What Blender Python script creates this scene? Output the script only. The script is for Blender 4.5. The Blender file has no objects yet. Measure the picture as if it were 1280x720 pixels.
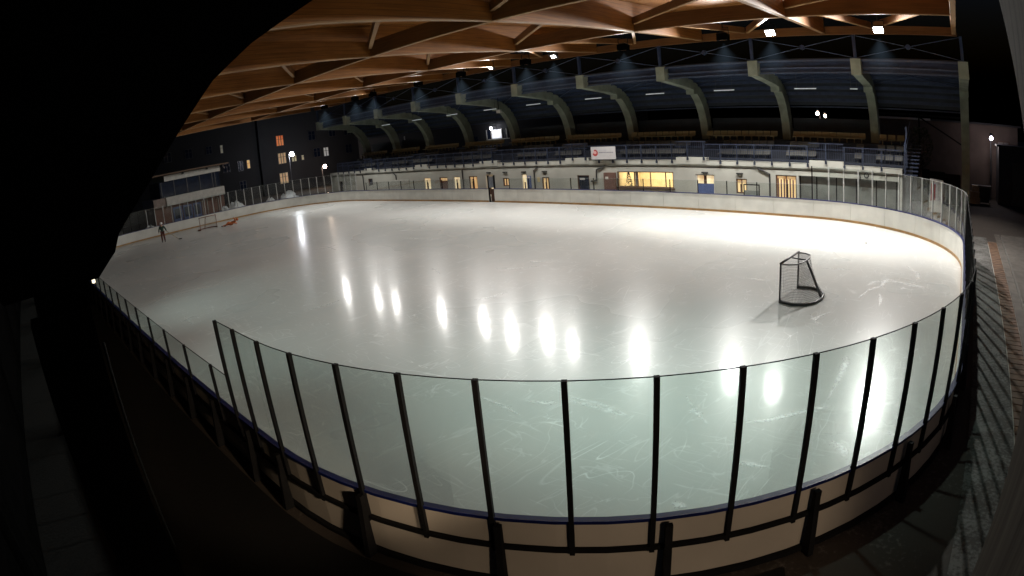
import bpy, math, random
from mathutils import Vector, Matrix
import numpy as np
random.seed(7)
C = bpy.context.scene.collection
SC = bpy.context.scene
R = math.radians

# ------------------------------------------------------------------ materials
def nt(name):
    m = bpy.data.materials.new(name); m.use_nodes = True
    t = m.node_tree
    return m, t, t.nodes, t.links, t.nodes['Principled BSDF']

def mat(name, col, rough=.6, metal=0., var=.18, scale=3., bump=0., bscale=30., spec=.5, emis=None, estr=0., stretch=(1, 1, 1), col2=None):
    m, t, N, L, b = nt(name)
    b.inputs['Roughness'].default_value = rough
    b.inputs['Metallic'].default_value = metal
    b.inputs['Specular IOR Level'].default_value = spec
    tc = N.new('ShaderNodeTexCoord'); mp = N.new('ShaderNodeMapping'); mp.inputs['Scale'].default_value = stretch
    L.new(tc.outputs['Object'], mp.inputs['Vector'])
    no = N.new('ShaderNodeTexNoise'); no.inputs['Scale'].default_value = scale; no.inputs['Detail'].default_value = 6
    L.new(mp.outputs['Vector'], no.inputs['Vector'])
    cr = N.new('ShaderNodeValToRGB')
    c2 = col2 if col2 else tuple(c*(1-var) for c in col)
    c1 = tuple(min(1, c*(1+var*.6)) for c in col)
    cr.color_ramp.elements[0].position = .35; cr.color_ramp.elements[0].color = (*c2, 1)
    cr.color_ramp.elements[1].position = .68; cr.color_ramp.elements[1].color = (*c1, 1)
    L.new(no.outputs['Fac'], cr.inputs['Fac']); L.new(cr.outputs['Color'], b.inputs['Base Color'])
    if bump:
        n2 = N.new('ShaderNodeTexNoise'); n2.inputs['Scale'].default_value = bscale; n2.inputs['Detail'].default_value = 5
        L.new(mp.outputs['Vector'], n2.inputs['Vector'])
        bp = N.new('ShaderNodeBump'); bp.inputs['Strength'].default_value = bump; bp.inputs['Distance'].default_value = .02
        L.new(n2.outputs['Fac'], bp.inputs['Height']); L.new(bp.outputs['Normal'], b.inputs['Normal'])
    if emis:
        b.inputs['Emission Color'].default_value = (*emis, 1); b.inputs['Emission Strength'].default_value = estr
    return m

def wood_mat(name, c_dark, c_light, stretch, rough=.6, lam=None, spec=.3):
    m, t, N, L, b = nt(name)
    b.inputs['Specular IOR Level'].default_value = spec
    b.inputs['Roughness'].default_value = rough
    tc = N.new('ShaderNodeTexCoord'); mp = N.new('ShaderNodeMapping'); mp.inputs['Scale'].default_value = stretch
    L.new(tc.outputs['Object'], mp.inputs['Vector'])
    no = N.new('ShaderNodeTexNoise'); no.inputs['Scale'].default_value = 2.2; no.inputs['Detail'].default_value = 9; no.inputs['Roughness'].default_value = .62
    L.new(mp.outputs['Vector'], no.inputs['Vector'])
    n3 = N.new('ShaderNodeTexNoise'); n3.inputs['Scale'].default_value = .35; n3.inputs['Detail'].default_value = 3
    L.new(tc.outputs['Object'], n3.inputs['Vector'])
    ad = N.new('ShaderNodeMath'); ad.operation = 'MULTIPLY_ADD'; ad.inputs[1].default_value = .45
    L.new(n3.outputs['Fac'], ad.inputs[0]); 
    sc = N.new('ShaderNodeMath'); sc.operation = 'MULTIPLY'; sc.inputs[1].default_value = .55
    L.new(no.outputs['Fac'], sc.inputs[0]); L.new(sc.outputs[0], ad.inputs[2])
    cr = N.new('ShaderNodeValToRGB')
    cr.color_ramp.elements[0].position = .36; cr.color_ramp.elements[0].color = (*c_dark, 1)
    cr.color_ramp.elements[1].position = .62; cr.color_ramp.elements[1].color = (*c_light, 1)
    L.new(ad.outputs[0], cr.inputs['Fac'])
    out = cr.outputs['Color']
    if lam:   # thin darker joints between boards: axis index, period
        sp = N.new('ShaderNodeSeparateXYZ'); L.new(tc.outputs['Object'], sp.inputs[0])
        fr = N.new('ShaderNodeMath'); fr.operation = 'DIVIDE'; fr.inputs[1].default_value = lam[1]; L.new(sp.outputs[lam[0]], fr.inputs[0])
        f2 = N.new('ShaderNodeMath'); f2.operation = 'FRACT'; L.new(fr.outputs[0], f2.inputs[0])
        gt = N.new('ShaderNodeMath'); gt.operation = 'GREATER_THAN'; gt.inputs[1].default_value = .06; L.new(f2.outputs[0], gt.inputs[0])
        mx = N.new('ShaderNodeMix'); mx.data_type = 'RGBA'; mx.inputs[6].default_value = (*[c*.55 for c in c_dark], 1)
        L.new(gt.outputs[0], mx.inputs[0]); L.new(out, mx.inputs[7]); out = mx.outputs[2]
    L.new(out, b.inputs['Base Color'])
    bp = N.new('ShaderNodeBump'); bp.inputs['Strength'].default_value = .25; bp.inputs['Distance'].default_value = .01
    L.new(no.outputs['Fac'], bp.inputs['Height']); L.new(bp.outputs['Normal'], b.inputs['Normal'])
    return m

def glass_mat(name, tint, gl=.5, rough=.02, dirt=.0, dcol=(.5, .5, .47)):
    m, t, N, L, b = nt(name)
    N.remove(b)
    out = N['Material Output']
    tr = N.new('ShaderNodeBsdfTransparent'); tr.inputs['Color'].default_value = (*tint, 1)
    g = N.new('ShaderNodeBsdfGlossy'); g.inputs['Roughness'].default_value = rough
    fr = N.new('ShaderNodeFresnel'); fr.inputs['IOR'].default_value = 1.45
    ml = N.new('ShaderNodeMath'); ml.operation = 'MULTIPLY'; ml.inputs[1].default_value = gl
    L.new(fr.outputs[0], ml.inputs[0])
    mx = N.new('ShaderNodeMixShader'); L.new(ml.outputs[0], mx.inputs[0]); L.new(tr.outputs[0], mx.inputs[1]); L.new(g.outputs[0], mx.inputs[2])
    last = mx.outputs[0]
    if dirt:
        d = N.new('ShaderNodeBsdfDiffuse'); d.inputs['Color'].default_value = (*dcol, 1)
        tc = N.new('ShaderNodeTexCoord'); no = N.new('ShaderNodeTexNoise'); no.inputs['Scale'].default_value = 2.5; no.inputs['Detail'].default_value = 8
        L.new(tc.outputs['Object'], no.inputs['Vector'])
        k = N.new('ShaderNodeMath'); k.operation = 'MULTIPLY'; k.inputs[1].default_value = dirt*2; L.new(no.outputs['Fac'], k.inputs[0])
        m2 = N.new('ShaderNodeMixShader'); L.new(k.outputs[0], m2.inputs[0]); L.new(last, m2.inputs[1]); L.new(d.outputs[0], m2.inputs[2]); last = m2.outputs[0]
    L.new(last, out.inputs['Surface'])
    return m

def emit_mat(name, col, s, var=0., scale=(1, 1, 1), dark=None):
    m, t, N, L, b = nt(name)
    b.inputs['Base Color'].default_value = (*[min(.8, c) for c in col], 1)
    b.inputs['Emission Strength'].default_value = s
    if var:
        tc = N.new('ShaderNodeTexCoord'); mp = N.new('ShaderNodeMapping'); mp.inputs['Scale'].default_value = scale
        no = N.new('ShaderNodeTexNoise'); no.inputs['Scale'].default_value = 1.; no.inputs['Detail'].default_value = 4
        L.new(tc.outputs['Object'], mp.inputs[0]); L.new(mp.outputs[0], no.inputs['Vector'])
        cr = N.new('ShaderNodeValToRGB'); dk = dark or tuple(c*(1-var) for c in col)
        cr.color_ramp.elements[0].position = .38; cr.color_ramp.elements[0].color = (*dk, 1)
        cr.color_ramp.elements[1].position = .6; cr.color_ramp.elements[1].color = (*col, 1)
        L.new(no.outputs['Fac'], cr.inputs[0]); L.new(cr.outputs[0], b.inputs['Emission Color'])
    else:
        b.inputs['Emission Color'].default_value = (*col, 1)
    return m

def ice_mat():
    m, t, N, L, b = nt('ice')
    tc = N.new('ShaderNodeTexCoord')
    def noise(scale, det=5, dist=0., st=(1, 1, 1), rot=0.):
        mp = N.new('ShaderNodeMapping'); mp.inputs['Scale'].default_value = st; mp.inputs['Rotation'].default_value = (0, 0, rot)
        L.new(tc.outputs['Object'], mp.inputs[0])
        n = N.new('ShaderNodeTexNoise'); n.inputs['Scale'].default_value = scale; n.inputs['Detail'].default_value = det; n.inputs['Distortion'].default_value = dist
        L.new(mp.outputs[0], n.inputs['Vector']); return n.outputs['Fac']
    def math_(op, a, bb=None, cc=None):
        n = N.new('ShaderNodeMath'); n.operation = op
        for i, v in enumerate((a, bb, cc)):
            if v is None: continue
            if isinstance(v, (int, float)): n.inputs[i].default_value = v
            else: L.new(v, n.inputs[i])
        return n.outputs[0]
    def ramp(f, p0, p1, v0=0., v1=1.):
        n = N.new('ShaderNodeMapRange'); n.inputs[1].default_value = p0; n.inputs[2].default_value = p1; n.inputs[3].default_value = v0; n.inputs[4].default_value = v1
        L.new(f, n.inputs[0]); return n.outputs[0]
    big = noise(.10, 3); mid = noise(.9, 8, .8, (1, .5, 1), .5); fine = noise(9, 5)
    # blade scratches: contour lines of stretched, distorted noise, kept only in patches
    def lines(scale, w, st, rot, dist, patch, p0):
        f = noise(scale, 1.5, dist, st, rot)
        d = math_('ABSOLUTE', math_('SUBTRACT', f, .5))
        l = ramp(d, 0., w, 1., 0.)
        return math_('MULTIPLY', l, ramp(patch, p0, p0+.08))
    pa = noise(.33, 3, .4); pb = noise(.45, 3, .8, rot=1.2); pc = noise(.6, 3, 0., rot=2.)
    l1 = lines(.55, .0032, (1, .3, 1), .4, 1.6, pa, .54)
    l2 = lines(.9, .0045, (.25, 1, 1), .9, 1.1, pb, .56)
    l3 = lines(.7, .004, (1, .5, 1), 2.2, 2.2, pc, .57)
    l4 = lines(2.2, .010, (1, .18, 1), 1.1, .7, pb, .42)
    l5 = lines(2.6, .010, (.2, 1, 1), .3, .7, pa, .42)
    sc = math_('MAXIMUM', l1, math_('MAXIMUM', l2, l3))
    scf = math_('MULTIPLY', math_('MAXIMUM', l4, l5), .42)
    fro = math_('MULTIPLY', ramp(noise(1.3, 8, .5), .62, .72), ramp(noise(.18, 3, 0., rot=.7), .52, .62))
    marks = math_('MINIMUM', math_('ADD', math_('ADD', sc, scf), math_('MULTIPLY', fro, .5)), 1.)
    cr = N.new('ShaderNodeMix'); cr.data_type = 'RGBA'
    cr.inputs[6].default_value = (.50, .52, .505, 1); cr.inputs[7].default_value = (.57, .565, .54, 1)
    L.new(ramp(math_('ADD', math_('MULTIPLY', big, .75), math_('MULTIPLY', mid, .25)), .36, .64), cr.inputs[0])
    c2 = N.new('ShaderNodeMix'); c2.data_type = 'RGBA'; c2.inputs[7].default_value = (.96, .97, .96, 1)
    L.new(cr.outputs[2], c2.inputs[6]); L.new(math_('MULTIPLY', marks, .66), c2.inputs[0])
    L.new(c2.outputs[2], b.inputs['Base Color'])
    b.inputs['Specular IOR Level'].default_value = .24
    b.inputs['IOR'].default_value = 1.31
    L.new(math_('ADD', ramp(big, .35, .65, .26, .30), math_('MULTIPLY', marks, .0)), b.inputs['Roughness'])
    b.inputs['Coat Weight'].default_value = .26
    b.inputs['Coat IOR'].default_value = 1.31
    L.new(ramp(big, .35, .65, .09, .12), b.inputs['Coat Roughness'])
    bp = N.new('ShaderNodeBump'); bp.inputs['Strength'].default_value = .28; bp.inputs['Distance'].default_value = .012
    rip = noise(6.5, 5, .4, (1, .6, 1), .5)
    rip2 = noise(1.5, 2, 0., (1, .7, 1), .5)
    L.new(math_('ADD', math_('MULTIPLY', rip2, .8), math_('ADD', math_('MULTIPLY', rip, .60), math_('MULTIPLY', fine, .12))), bp.inputs['Height'])
    L.new(bp.outputs['Normal'], b.inputs['Normal']); L.new(bp.outputs['Normal'], b.inputs['Coat Normal'])
    return m

def ground_mat(name, base, snow, amount, scale=.6):
    m, t, N, L, b = nt(name)
    b.inputs['Roughness'].default_value = .8
    tc = N.new('ShaderNodeTexCoord')
    n1 = N.new('ShaderNodeTexNoise'); n1.inputs['Scale'].default_value = scale; n1.inputs['Detail'].default_value = 9; n1.inputs['Roughness'].default_value = .68
    n2 = N.new('ShaderNodeTexNoise'); n2.inputs['Scale'].default_value = 14; n2.inputs['Detail'].default_value = 6
    L.new(tc.outputs['Object'], n1.inputs['Vector']); L.new(tc.outputs['Object'], n2.inputs['Vector'])
    mixn = N.new('ShaderNodeMath'); mixn.operation = 'MULTIPLY_ADD'; mixn.inputs[1].default_value = .42; L.new(n2.outputs['Fac'], mixn.inputs[0])
    h = N.new('ShaderNodeMath'); h.operation = 'MULTIPLY'; h.inputs[1].default_value = .58; L.new(n1.outputs['Fac'], h.inputs[0]); L.new(h.outputs[0], mixn.inputs[2])
    cr = N.new('ShaderNodeValToRGB')
    cr.color_ramp.elements[0].position = amount; cr.color_ramp.elements[0].color = (*base, 1)
    cr.color_ramp.elements[1].position = amount+.11; cr.color_ramp.elements[1].color = (*snow, 1)
    L.new(mixn.outputs[0], cr.inputs[0]); L.new(cr.outputs[0], b.inputs['Base Color'])
    bp = N.new('ShaderNodeBump'); bp.inputs['Strength'].default_value = .6; bp.inputs['Distance'].default_value = .03
    L.new(mixn.outputs[0], bp.inputs['Height']); L.new(bp.outputs['Normal'], b.inputs['Normal'])
    return m

def net_mat(name, col, cell=.06, thick=.13):
    m, t, N, L, b = nt(name)
    b.inputs['Base Color'].default_value = (*col, 1); b.inputs['Roughness'].default_value = .9
    out = N['Material Output']
    uv = N.new('ShaderNodeUVMap'); sp = N.new('ShaderNodeSeparateXYZ'); L.new(uv.outputs[0], sp.inputs[0])
    fs = []
    for i in (0, 1):
        d = N.new('ShaderNodeMath'); d.operation = 'DIVIDE'; d.inputs[1].default_value = cell; L.new(sp.outputs[i], d.inputs[0])
        f = N.new('ShaderNodeMath'); f.operation = 'FRACT'; L.new(d.outputs[0], f.inputs[0])
        g = N.new('ShaderNodeMath'); g.operation = 'LESS_THAN'; g.inputs[1].default_value = thick; L.new(f.outputs[0], g.inputs[0]); fs.append(g.outputs[0])
    mxm = N.new('ShaderNodeMath'); mxm.operation = 'MAXIMUM'; L.new(fs[0], mxm.inputs[0]); L.new(fs[1], mxm.inputs[1])
    tr = N.new('ShaderNodeBsdfTransparent'); mx = N.new('ShaderNodeMixShader')
    L.new(mxm.outputs[0], mx.inputs[0]); L.new(tr.outputs[0], mx.inputs[1]); L.new(b.outputs[0], mx.inputs[2]); L.new(mx.outputs[0], out.inputs['Surface'])
    return m

M = dict(
    ice=ice_mat(),
    board=mat('board_white', (.66, .66, .61), .45, var=.10, scale=1.2),
    board_back=mat('board_back_beige', (.62, .565, .49), .6, var=.12, scale=.7),
    kick=mat('kick_yellow', (.38, .22, .075), .5, var=.25, scale=2.),
    rail=mat('rail_blue', (.008, .016, .11), .35, var=.2),
    steel=mat('steel_black', (.010, .010, .011), .8, var=.3, spec=.15),
    steel_end=mat('steel_grey_post', (.42, .43, .42), .5, var=.2),
    pane=glass_mat('pane', (.915, .955, .94), .22, dirt=.012),
    pane_clear=glass_mat('pane_clear', (.92, .94, .93), .3, dirt=.015),
    wood=wood_mat('glulam', (.135, .047, .0065), (.275, .108, .019), (7, .3, 7), lam=(2, .2)),
    wood_lit=wood_mat('glulam_lit_under', (.20, .10, .038), (.31, .18, .075), (7, .3, 7)),  # pale tone paints light from the ice onto beam undersides
    strut_lit=wood_mat('strut_lit_under', (.20, .10, .038), (.31, .18, .075), (.3, 7, 7)),  # same painted light for purlin and brace undersides
    wood_shaded=wood_mat('glulam_shaded', (.085, .034, .008), (.18, .076, .02), (.3, 7, 7)),  # darker copy paints shade onto purlin and brace sides
    deck=wood_mat('deck_boards', (.145, .053, .0075), (.295, .122, .023), (.25, 6, 6), lam=(1, .16)),
    wood_grey=wood_mat('weathered_wood', (.022, .019, .016), (.085, .075, .063), (9, 9, .25), .95, None, .02),
    dark=mat('shade_black', (.003, .003, .003), .9, spec=.0),  # near-black that puts shade into the colour of legs, piers and wall
    concrete=mat('concrete', (.20, .19, .175), .85, var=.25, scale=2., bump=.3),
    concrete_dark=mat('concrete_dark', (.012, .0115, .011), .9, var=.3, scale=2.),
    wall=mat('cream_render', (.44, .44, .39), .85, var=.14, scale=.5, bump=.15, bscale=12),
    riser=mat('stand_step_navy', (.020, .024, .034), .8, var=.35, scale=1.5),
    rib=mat('rib_concrete_green', (.27, .305, .235), .8, var=.22, scale=1.5, bump=.2),
    blue=mat('canopy_blue_steel', (.026, .042, .088), .5, var=.25),
    blue_light=mat('canopy_edge_blue', (.065, .09, .145), .5, var=.2),
    sheet=mat('canopy_sheet', (.024, .033, .044), .6, var=.25, scale=1.),
    rail_steel=mat('railing_navy', (.022, .030, .055), .5, var=.25),
    seat=mat('seat_plastic', (.28, .24, .13), .55, var=.2, scale=.8),
    seat_grey=mat('seat_plastic_grey', (.07, .07, .062), .6, var=.2, scale=.8),
    frame_dark=mat('window_frame_brown', (.10, .05, .03), .6),
    frame_white=mat('window_frame_white', (.62, .60, .55), .6),
    brown_panel=mat('brown_panel', (.16, .085, .065), .7, var=.2),
    blue_panel=mat('blue_panel', (.08, .12, .28), .6, var=.15),
    pipe=mat('downpipe', (.03, .03, .03), .5),
    snow=mat('snow', (.78, .80, .83), .9, var=.15, scale=4., bump=.5, bscale=18),
    red_wall=mat('red_brown_wall', (.20, .10, .075), .85, var=.2, scale=1.2),
    white_band=mat('white_band', (.60, .585, .54), .75, var=.12),
    dark_glass=mat('dark_glass', (.015, .024, .05), .12, var=.3, spec=.6),
    bld_a=mat('apartment_render_a', (.036, .037, .040), .9, var=.10, scale=.25),
    bld_b=mat('apartment_render_b', (.040, .043, .049), .9, var=.10, scale=.25),
    brick=mat('dark_brick', (.12, .088, .074), .9, var=.25, scale=.7),
    bush=mat('bush_leaf', (.035, .045, .02), .8, var=.3),
    black_plastic=mat('black_plastic', (.02, .02, .022), .4),
    kiosk=mat('kiosk_dark', (.035, .035, .038), .7),
    crate=mat('crate_card', (.45, .36, .24), .8),
    goal=mat('goal_pipe_dark', (.035, .035, .038), .4, var=.3),
    goal_red=mat('goal_pipe_red', (.17, .055, .03), .45, var=.2),
    net=net_mat('net', (.13, .13, .13), .05, .19),
    net_white=net_mat('net_pale', (.5, .48, .44), .08, .14),
    skin=mat('skin', (.45, .28, .2), .6), jacket=mat('jacket_green', (.03, .06, .045), .8), trousers=mat('trousers_maroon', (.11, .028, .022), .8),
    helmet=mat('helmet_white', (.75, .75, .74), .35), orange=mat('suit_orange', (.46, .12, .03), .75), darkcloth=mat('cloth_dark', (.03, .025, .03), .8),
    skate=mat('skate_black', (.02, .02, .02), .4), stick=mat('stick_wood', (.4, .3, .18), .6),
    sign=mat('sign_white', (.50, .485, .485), .5, var=.06), sign_red=mat('sign_red', (.42, .05, .05), .5), sign_pink=mat('sign_pink', (.66, .36, .34), .5), sign_grey=mat('sign_grey', (.22, .22, .25), .5),
    lamp_body=mat('lamp_body', (.10, .10, .11), .4, .6),
    lamp_on=emit_mat('lamp_on', (1., .97, .92), 130.),
    lamp_soft=emit_mat('lamp_soft', (1., .97, .92), 1.2),
    tube_on=emit_mat('tube_on', (.85, .95, 1.), .24),
    street_on=emit_mat('street_on', (.92, .93, 1.), 60.),
    warm_on=emit_mat('warm_on', (1., .72, .55), 60.),
    violet_on=emit_mat('violet_on', (.80, .75, 1.), 40.),
    win_warm=emit_mat('win_warm', (1., .66, .34), .62, .6, (3.2, 1, .5), (.55, .25, .08)),
    win_pale=emit_mat('win_pale', (1., .78, .50), .75, .5, (2.6, 1, .8), (.7, .42, .2)),
    win_orange=emit_mat('win_orange', (1., .36, .14), .36, .6, (1, 2.6, .7), (.75, .08, .02)),
    win_dim=emit_mat('win_dim', (1., .80, .55), .16, .5, (1, 3, 1)),
    win_amber=emit_mat('win_amber', (1., .64, .38), .22, .6, (1, 2.6, .8), (.25, .12, .05)),
    room=mat('room_cream', (.82, .72, .54), .8, var=.1),
    pine=mat('pine_dark', (.03, .05, .04), .8), bauble=mat('bauble', (.35, .30, .45), .3),
    asphalt=ground_mat('asphalt', (.060, .047, .038), (.16, .14, .12), .56),
    slab=ground_mat('snowy_slabs', (.05, .044, .037), (.155, .152, .142), .45, 1.1),
    paver=mat('paver', (.15, .085, .05), .8, var=.35, scale=3.),
    joint=mat('paver_joint', (.45, .44, .40), .9),
    grey_slab=mat('grey_slab', (.13, .115, .10), .85, var=.25, scale=2.),
    kerb=mat('kerb', (.15, .14, .125), .8),
    cloth_red=mat('cloth_red', (.40, .07, .06), .8), cloth_white=mat('cloth_white', (.65, .62, .58), .8),
)

# ------------------------------------------------------------------ mesh builder
class MB:
    def __init__(s): s.v = []; s.f = []; s.mi = []; s.uv = None
    def add(s, vs, fs, mi=0):
        o = len(s.v); s.v += [tuple(v) for v in vs]; s.f += [tuple(i+o for i in f) for f in fs]; s.mi += [mi]*len(fs); return s
    def box(s, x0, x1, y0, y1, z0, z1, mi=0):
        vs = [(x, y, z) for z in (z0, z1) for y in (y0, y1) for x in (x0, x1)]
        return s.add(vs, [(0, 2, 3, 1), (4, 5, 7, 6), (0, 1, 5, 4), (2, 6, 7, 3), (0, 4, 6, 2), (1, 3, 7, 5)], mi)
    def bar(s, a, b, w, h=None, up=(0, 0, 1), mi=0):
        a, b = Vector(a), Vector(b); h = h or w; d = (b-a).normalized(); u = Vector(up)
        if abs(d.dot(u)) > .99: u = Vector((0, 1, 0))
        r = d.cross(u).normalized(); u = r.cross(d)
        vs = [p + r*sx*w/2 + u*sz*h/2 for p in (a, b) for sx, sz in ((-1, -1), (1, -1), (1, 1), (-1, 1))]
        return s.add(vs, [(3, 2, 1, 0), (4, 5, 6, 7), (0, 1, 5, 4), (1, 2, 6, 5), (2, 3, 7, 6), (3, 0, 4, 7)], mi)
    def tube(s, pts, rad, n=8, mi=0):
        pts = [Vector(p) for p in pts]; rads = rad if isinstance(rad, (list, tuple)) else [rad]*len(pts)
        o = len(s.v); up = Vector((0, 0, 1)); prev = None
        for i, p in enumerate(pts):
            d = (pts[min(i+1, len(pts)-1)] - pts[max(i-1, 0)]).normalized()
            if prev is None:
                r = d.cross(up if abs(d.z) < .95 else Vector((1, 0, 0))).normalized()
            else:
                r = (prev - d*prev.dot(d)).normalized()
            prev = r; u = r.cross(d)
            s.v += [tuple(p + (r*math.cos(2*math.pi*k/n) + u*math.sin(2*math.pi*k/n))*rads[i]) for k in range(n)]
        for i in range(len(pts)-1):
            for k in range(n):
                a = o+i*n+k; b2 = o+i*n+(k+1) % n
                s.f.append((a, b2, b2+n, a+n)); s.mi.append(mi)
        s.f.append(tuple(o+k for k in range(n))[::-1]); s.mi.append(mi)
        s.f.append(tuple(o+(len(pts)-1)*n+k for k in range(n))); s.mi.append(mi)
        return s
    def prism(s, poly, axis, a0, a1, mi=0):
        """extrude a polygon given in the two other axes along axis"""
        n = len(poly)
        def P(p, a):
            return {'x': (a, p[0], p[1]), 'y': (p[0], a, p[1]), 'z': (p[0], p[1], a)}[axis]
        vs = [P(p, a0) for p in poly] + [P(p, a1) for p in poly]
        fs = [tuple(range(n))[::-1], tuple(range(n, 2*n))] + [(i, (i+1) % n, n+(i+1) % n, n+i) for i in range(n)]
        return s.add(vs, fs, mi)
    def strip_prism(s, A, B, axis, a0, a1, mi=0):
        """band between two polylines A and B (same length), extruded"""
        for i in range(len(A)-1):
            s.prism([A[i], A[i+1], B[i+1], B[i]], axis, a0, a1, mi)
        return s
    def build(s, name, m, parent=None, smooth=False, loc=None, recalc=True):
        me = bpy.data.meshes.new(name); me.from_pydata(s.v, [], s.f)
        for mm in (m if isinstance(m, (list, tuple)) else [m]): me.materials.append(mm)
        if any(s.mi): me.polygons.foreach_set('material_index', s.mi)
        if smooth: me.polygons.foreach_set('use_smooth', [True]*len(me.polygons))
        me.update()
        import bmesh
        bm = bmesh.new(); bm.from_mesh(me); recalc and bmesh.ops.recalc_face_normals(bm, faces=bm.faces); bm.to_mesh(me); bm.free()
        o = bpy.data.objects.new(name, me); C.objects.link(o)
        if parent: 
            o.parent = parent; bpy.context.view_layer.update; o.matrix_parent_inverse = Matrix.Translation(-parent.location) if parent.type == 'EMPTY' and parent.get('root') else Matrix()
        if loc: o.location = loc
        return o

def thing(name, label, cat, loc=(0, 0, 0), group=None, kind=None):
    o = bpy.data.objects.new(name, None); C.objects.link(o); o.location = loc; o.empty_display_size = .2
    o['root'] = 1; o['label'] = label; o['category'] = cat
    if group: o['group'] = group
    if kind: o['kind'] = kind
    return o
def tag(o, label=None, cat=None, group=None, kind=None):
    if label: o['label'] = label
    if cat: o['category'] = cat
    if group: o['group'] = group
    if kind: o['kind'] = kind
    return o

# ------------------------------------------------------------------ rink outline
RL, RW, RR = 62.19, 30.26, 8.91
HX, HY = RL/2-RR, RW/2-RR
HB, HT, HLW = 1.08, 2.92, 1.86
def sec_pt(sec, t, off=0.):
    """point and outward normal on one of the eight sides/corners, t in 0..1, counter-clockwise from the near side"""
    r = RR+off
    def arc(cx, cy, a0):
        a = R(a0+90*t); return (cx+r*math.cos(a), cy+r*math.sin(a)), (math.cos(a), math.sin(a))
    if sec == 0: return (-HX+2*HX*t, -RW/2-off), (0, -1)
    if sec == 1: return arc(HX, -HY, -90)
    if sec == 2: return (RL/2+off, -HY+2*HY*t), (1, 0)
    if sec == 3: return arc(HX, HY, 0)
    if sec == 4: return (HX-2*HX*t, RW/2+off), (0, 1)
    if sec == 5: return arc(-HX, HY, 90)
    if sec == 6: return (-RL/2-off, HY-2*HY*t), (-1, 0)
    return arc(-HX, -HY, 180)
LEN = [2*HX, RR*math.pi/2, 2*HY, RR*math.pi/2, 2*HX, RR*math.pi/2, 2*HY, RR*math.pi/2]
def sweep(mb, sec, t0, t1, o0, o1, z0, z1, mi=0):
    n = max(1, int(math.ceil((t1-t0)*90/4))) if sec % 2 else 1
    A = [sec_pt(sec, t0+(t1-t0)*i/n, o0)[0] for i in range(n+1)]
    B = [sec_pt(sec, t0+(t1-t0)*i/n, o1)[0] for i in range(n+1)]
    vs = []; fs = []
    for i in range(n+1):
        vs += [(*A[i], z0), (*B[i], z0), (*B[i], z1), (*A[i], z1)]
    for i in range(n):
        a = 4*i; b = a+4
        fs += [(a+k, a+(k+1) % 4, b+(k+1) % 4, b+k) for k in range(4)]
    fs += [(0, 3, 2, 1), (4*n, 4*n+1, 4*n+2, 4*n+3)]
    return mb.add(vs, fs, mi)

# ground and ice
g = MB().add([(-400, -400, -.02), (400, -400, -.02), (400, 400, -.02), (-400, 400, -.02)], [(0, 1, 2, 3)]).build('ground', M['asphalt']); tag(g, kind='structure')
pts = []
for sec in range(8):
    n = 1 if sec % 2 == 0 else 24
    pts += [(*sec_pt(sec, i/n, .02)[0], 0.) for i in range(n)]
ice = MB().add(pts, [tuple(range(len(pts)))]).build('ice', M['ice']); tag(ice, kind='structure')

FROST = [[(27.55, 0.44), (27.7, 1.63), (28.1, 2.37), (28.23, 3.14), (28.61, 3.18), (29.33, 3.08), (29.82, 2.75), (30.22, 2.53), (30.68, 2.53)], [(28.66, 5.82), (28.92, 5.41), (29.27, 4.74), (29.3, 3.95), (29.24, 3.71)], [(28.13, 1.44), (28.32, 0.66), (28.34, 0.09)], [(26.46, -1.71), (26.81, -2.33), (27.04, -2.51)], [(27.59, 2.27), (27.74, 2.77), (28.22, 3.23)], [(28.1, 2.37), (28.13, 3.25), (28.5, 3.48)], [(28.61, 3.18), (29.2, 2.82), (29.73, 2.9)], [(26.5, -2.09), (26.82, -2.14)], [(25.29, 3.83), (25.92, 3.96), (26.61, 4.19)], [(1.49, -12.83), (2.0, -11.2), (2.27, -9.51), (1.7, -7.7)], [(1.86, -12.26), (1.44, -10.92), (1.56, -9.26)], [(7.67, -12.75), (7.32, -12.19), (7.59, -11.91)], [(6.82, -12.37), (8.06, -12.51), (8.67, -12.53)], [(11.46, -8.86), (11.58, -8.24), (11.45, -7.46)], [(-1.01, -1.29), (0.04, -1.33), (1.52, -1.66)], [(2.7, 1.99), (4.68, 2.17), (6.6, 2.82)], [(16.2, -5.07), (16.53, -4.54), (16.59, -3.82)], [(13.71, -1.43), (14.56, -0.94), (15.11, -0.35)], [(10.87, -2.44), (11.41, -2.67), (12.09, -3.03)], [(-0.35, -2.21), (0.29, -1.48), (-0.09, -0.7)], [(14.15, 0.02), (14.87, 0.46)], [(22.84, 1.25), (23.62, 1.25), (24.36, 1.3)], [(23.53, -9.45), (24.31, -9.41), (24.98, -9.43)], [(25.56, -8.1), (26.07, -8.65), (26.5, -8.99)], [(27.42, -8.36), (27.97, -7.75), (28.52, -7.23)], [(26.66, -2.21), (26.86, -1.53), (27.04, -1.24)], [(28.88, -8.56), (29.19, -8.82), (29.31, -9.14)], [(29.87, -7.85), (30.16, -8.07), (30.43, -7.65)], [(28.24, -4.45), (28.31, -5.21), (28.37, -7.0)], [(27.49, -10.06), (27.81, -9.95), (28.08, -9.91)], [(26.89, -8.72), (27.49, -8.38), (27.86, -7.93), (28.49, -7.3)], [(28.89, -8.6), (29.16, -8.87)], [(27.15, -11.54), (27.4, -11.52)], [(21.88, -10.32), (22.58, -10.37), (23.11, -10.49)], [(23.46, -9.33), (24.17, -9.25), (24.86, -9.37)], [(22.73, -9.92), (23.21, -9.83), (23.39, -9.65)]]

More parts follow.
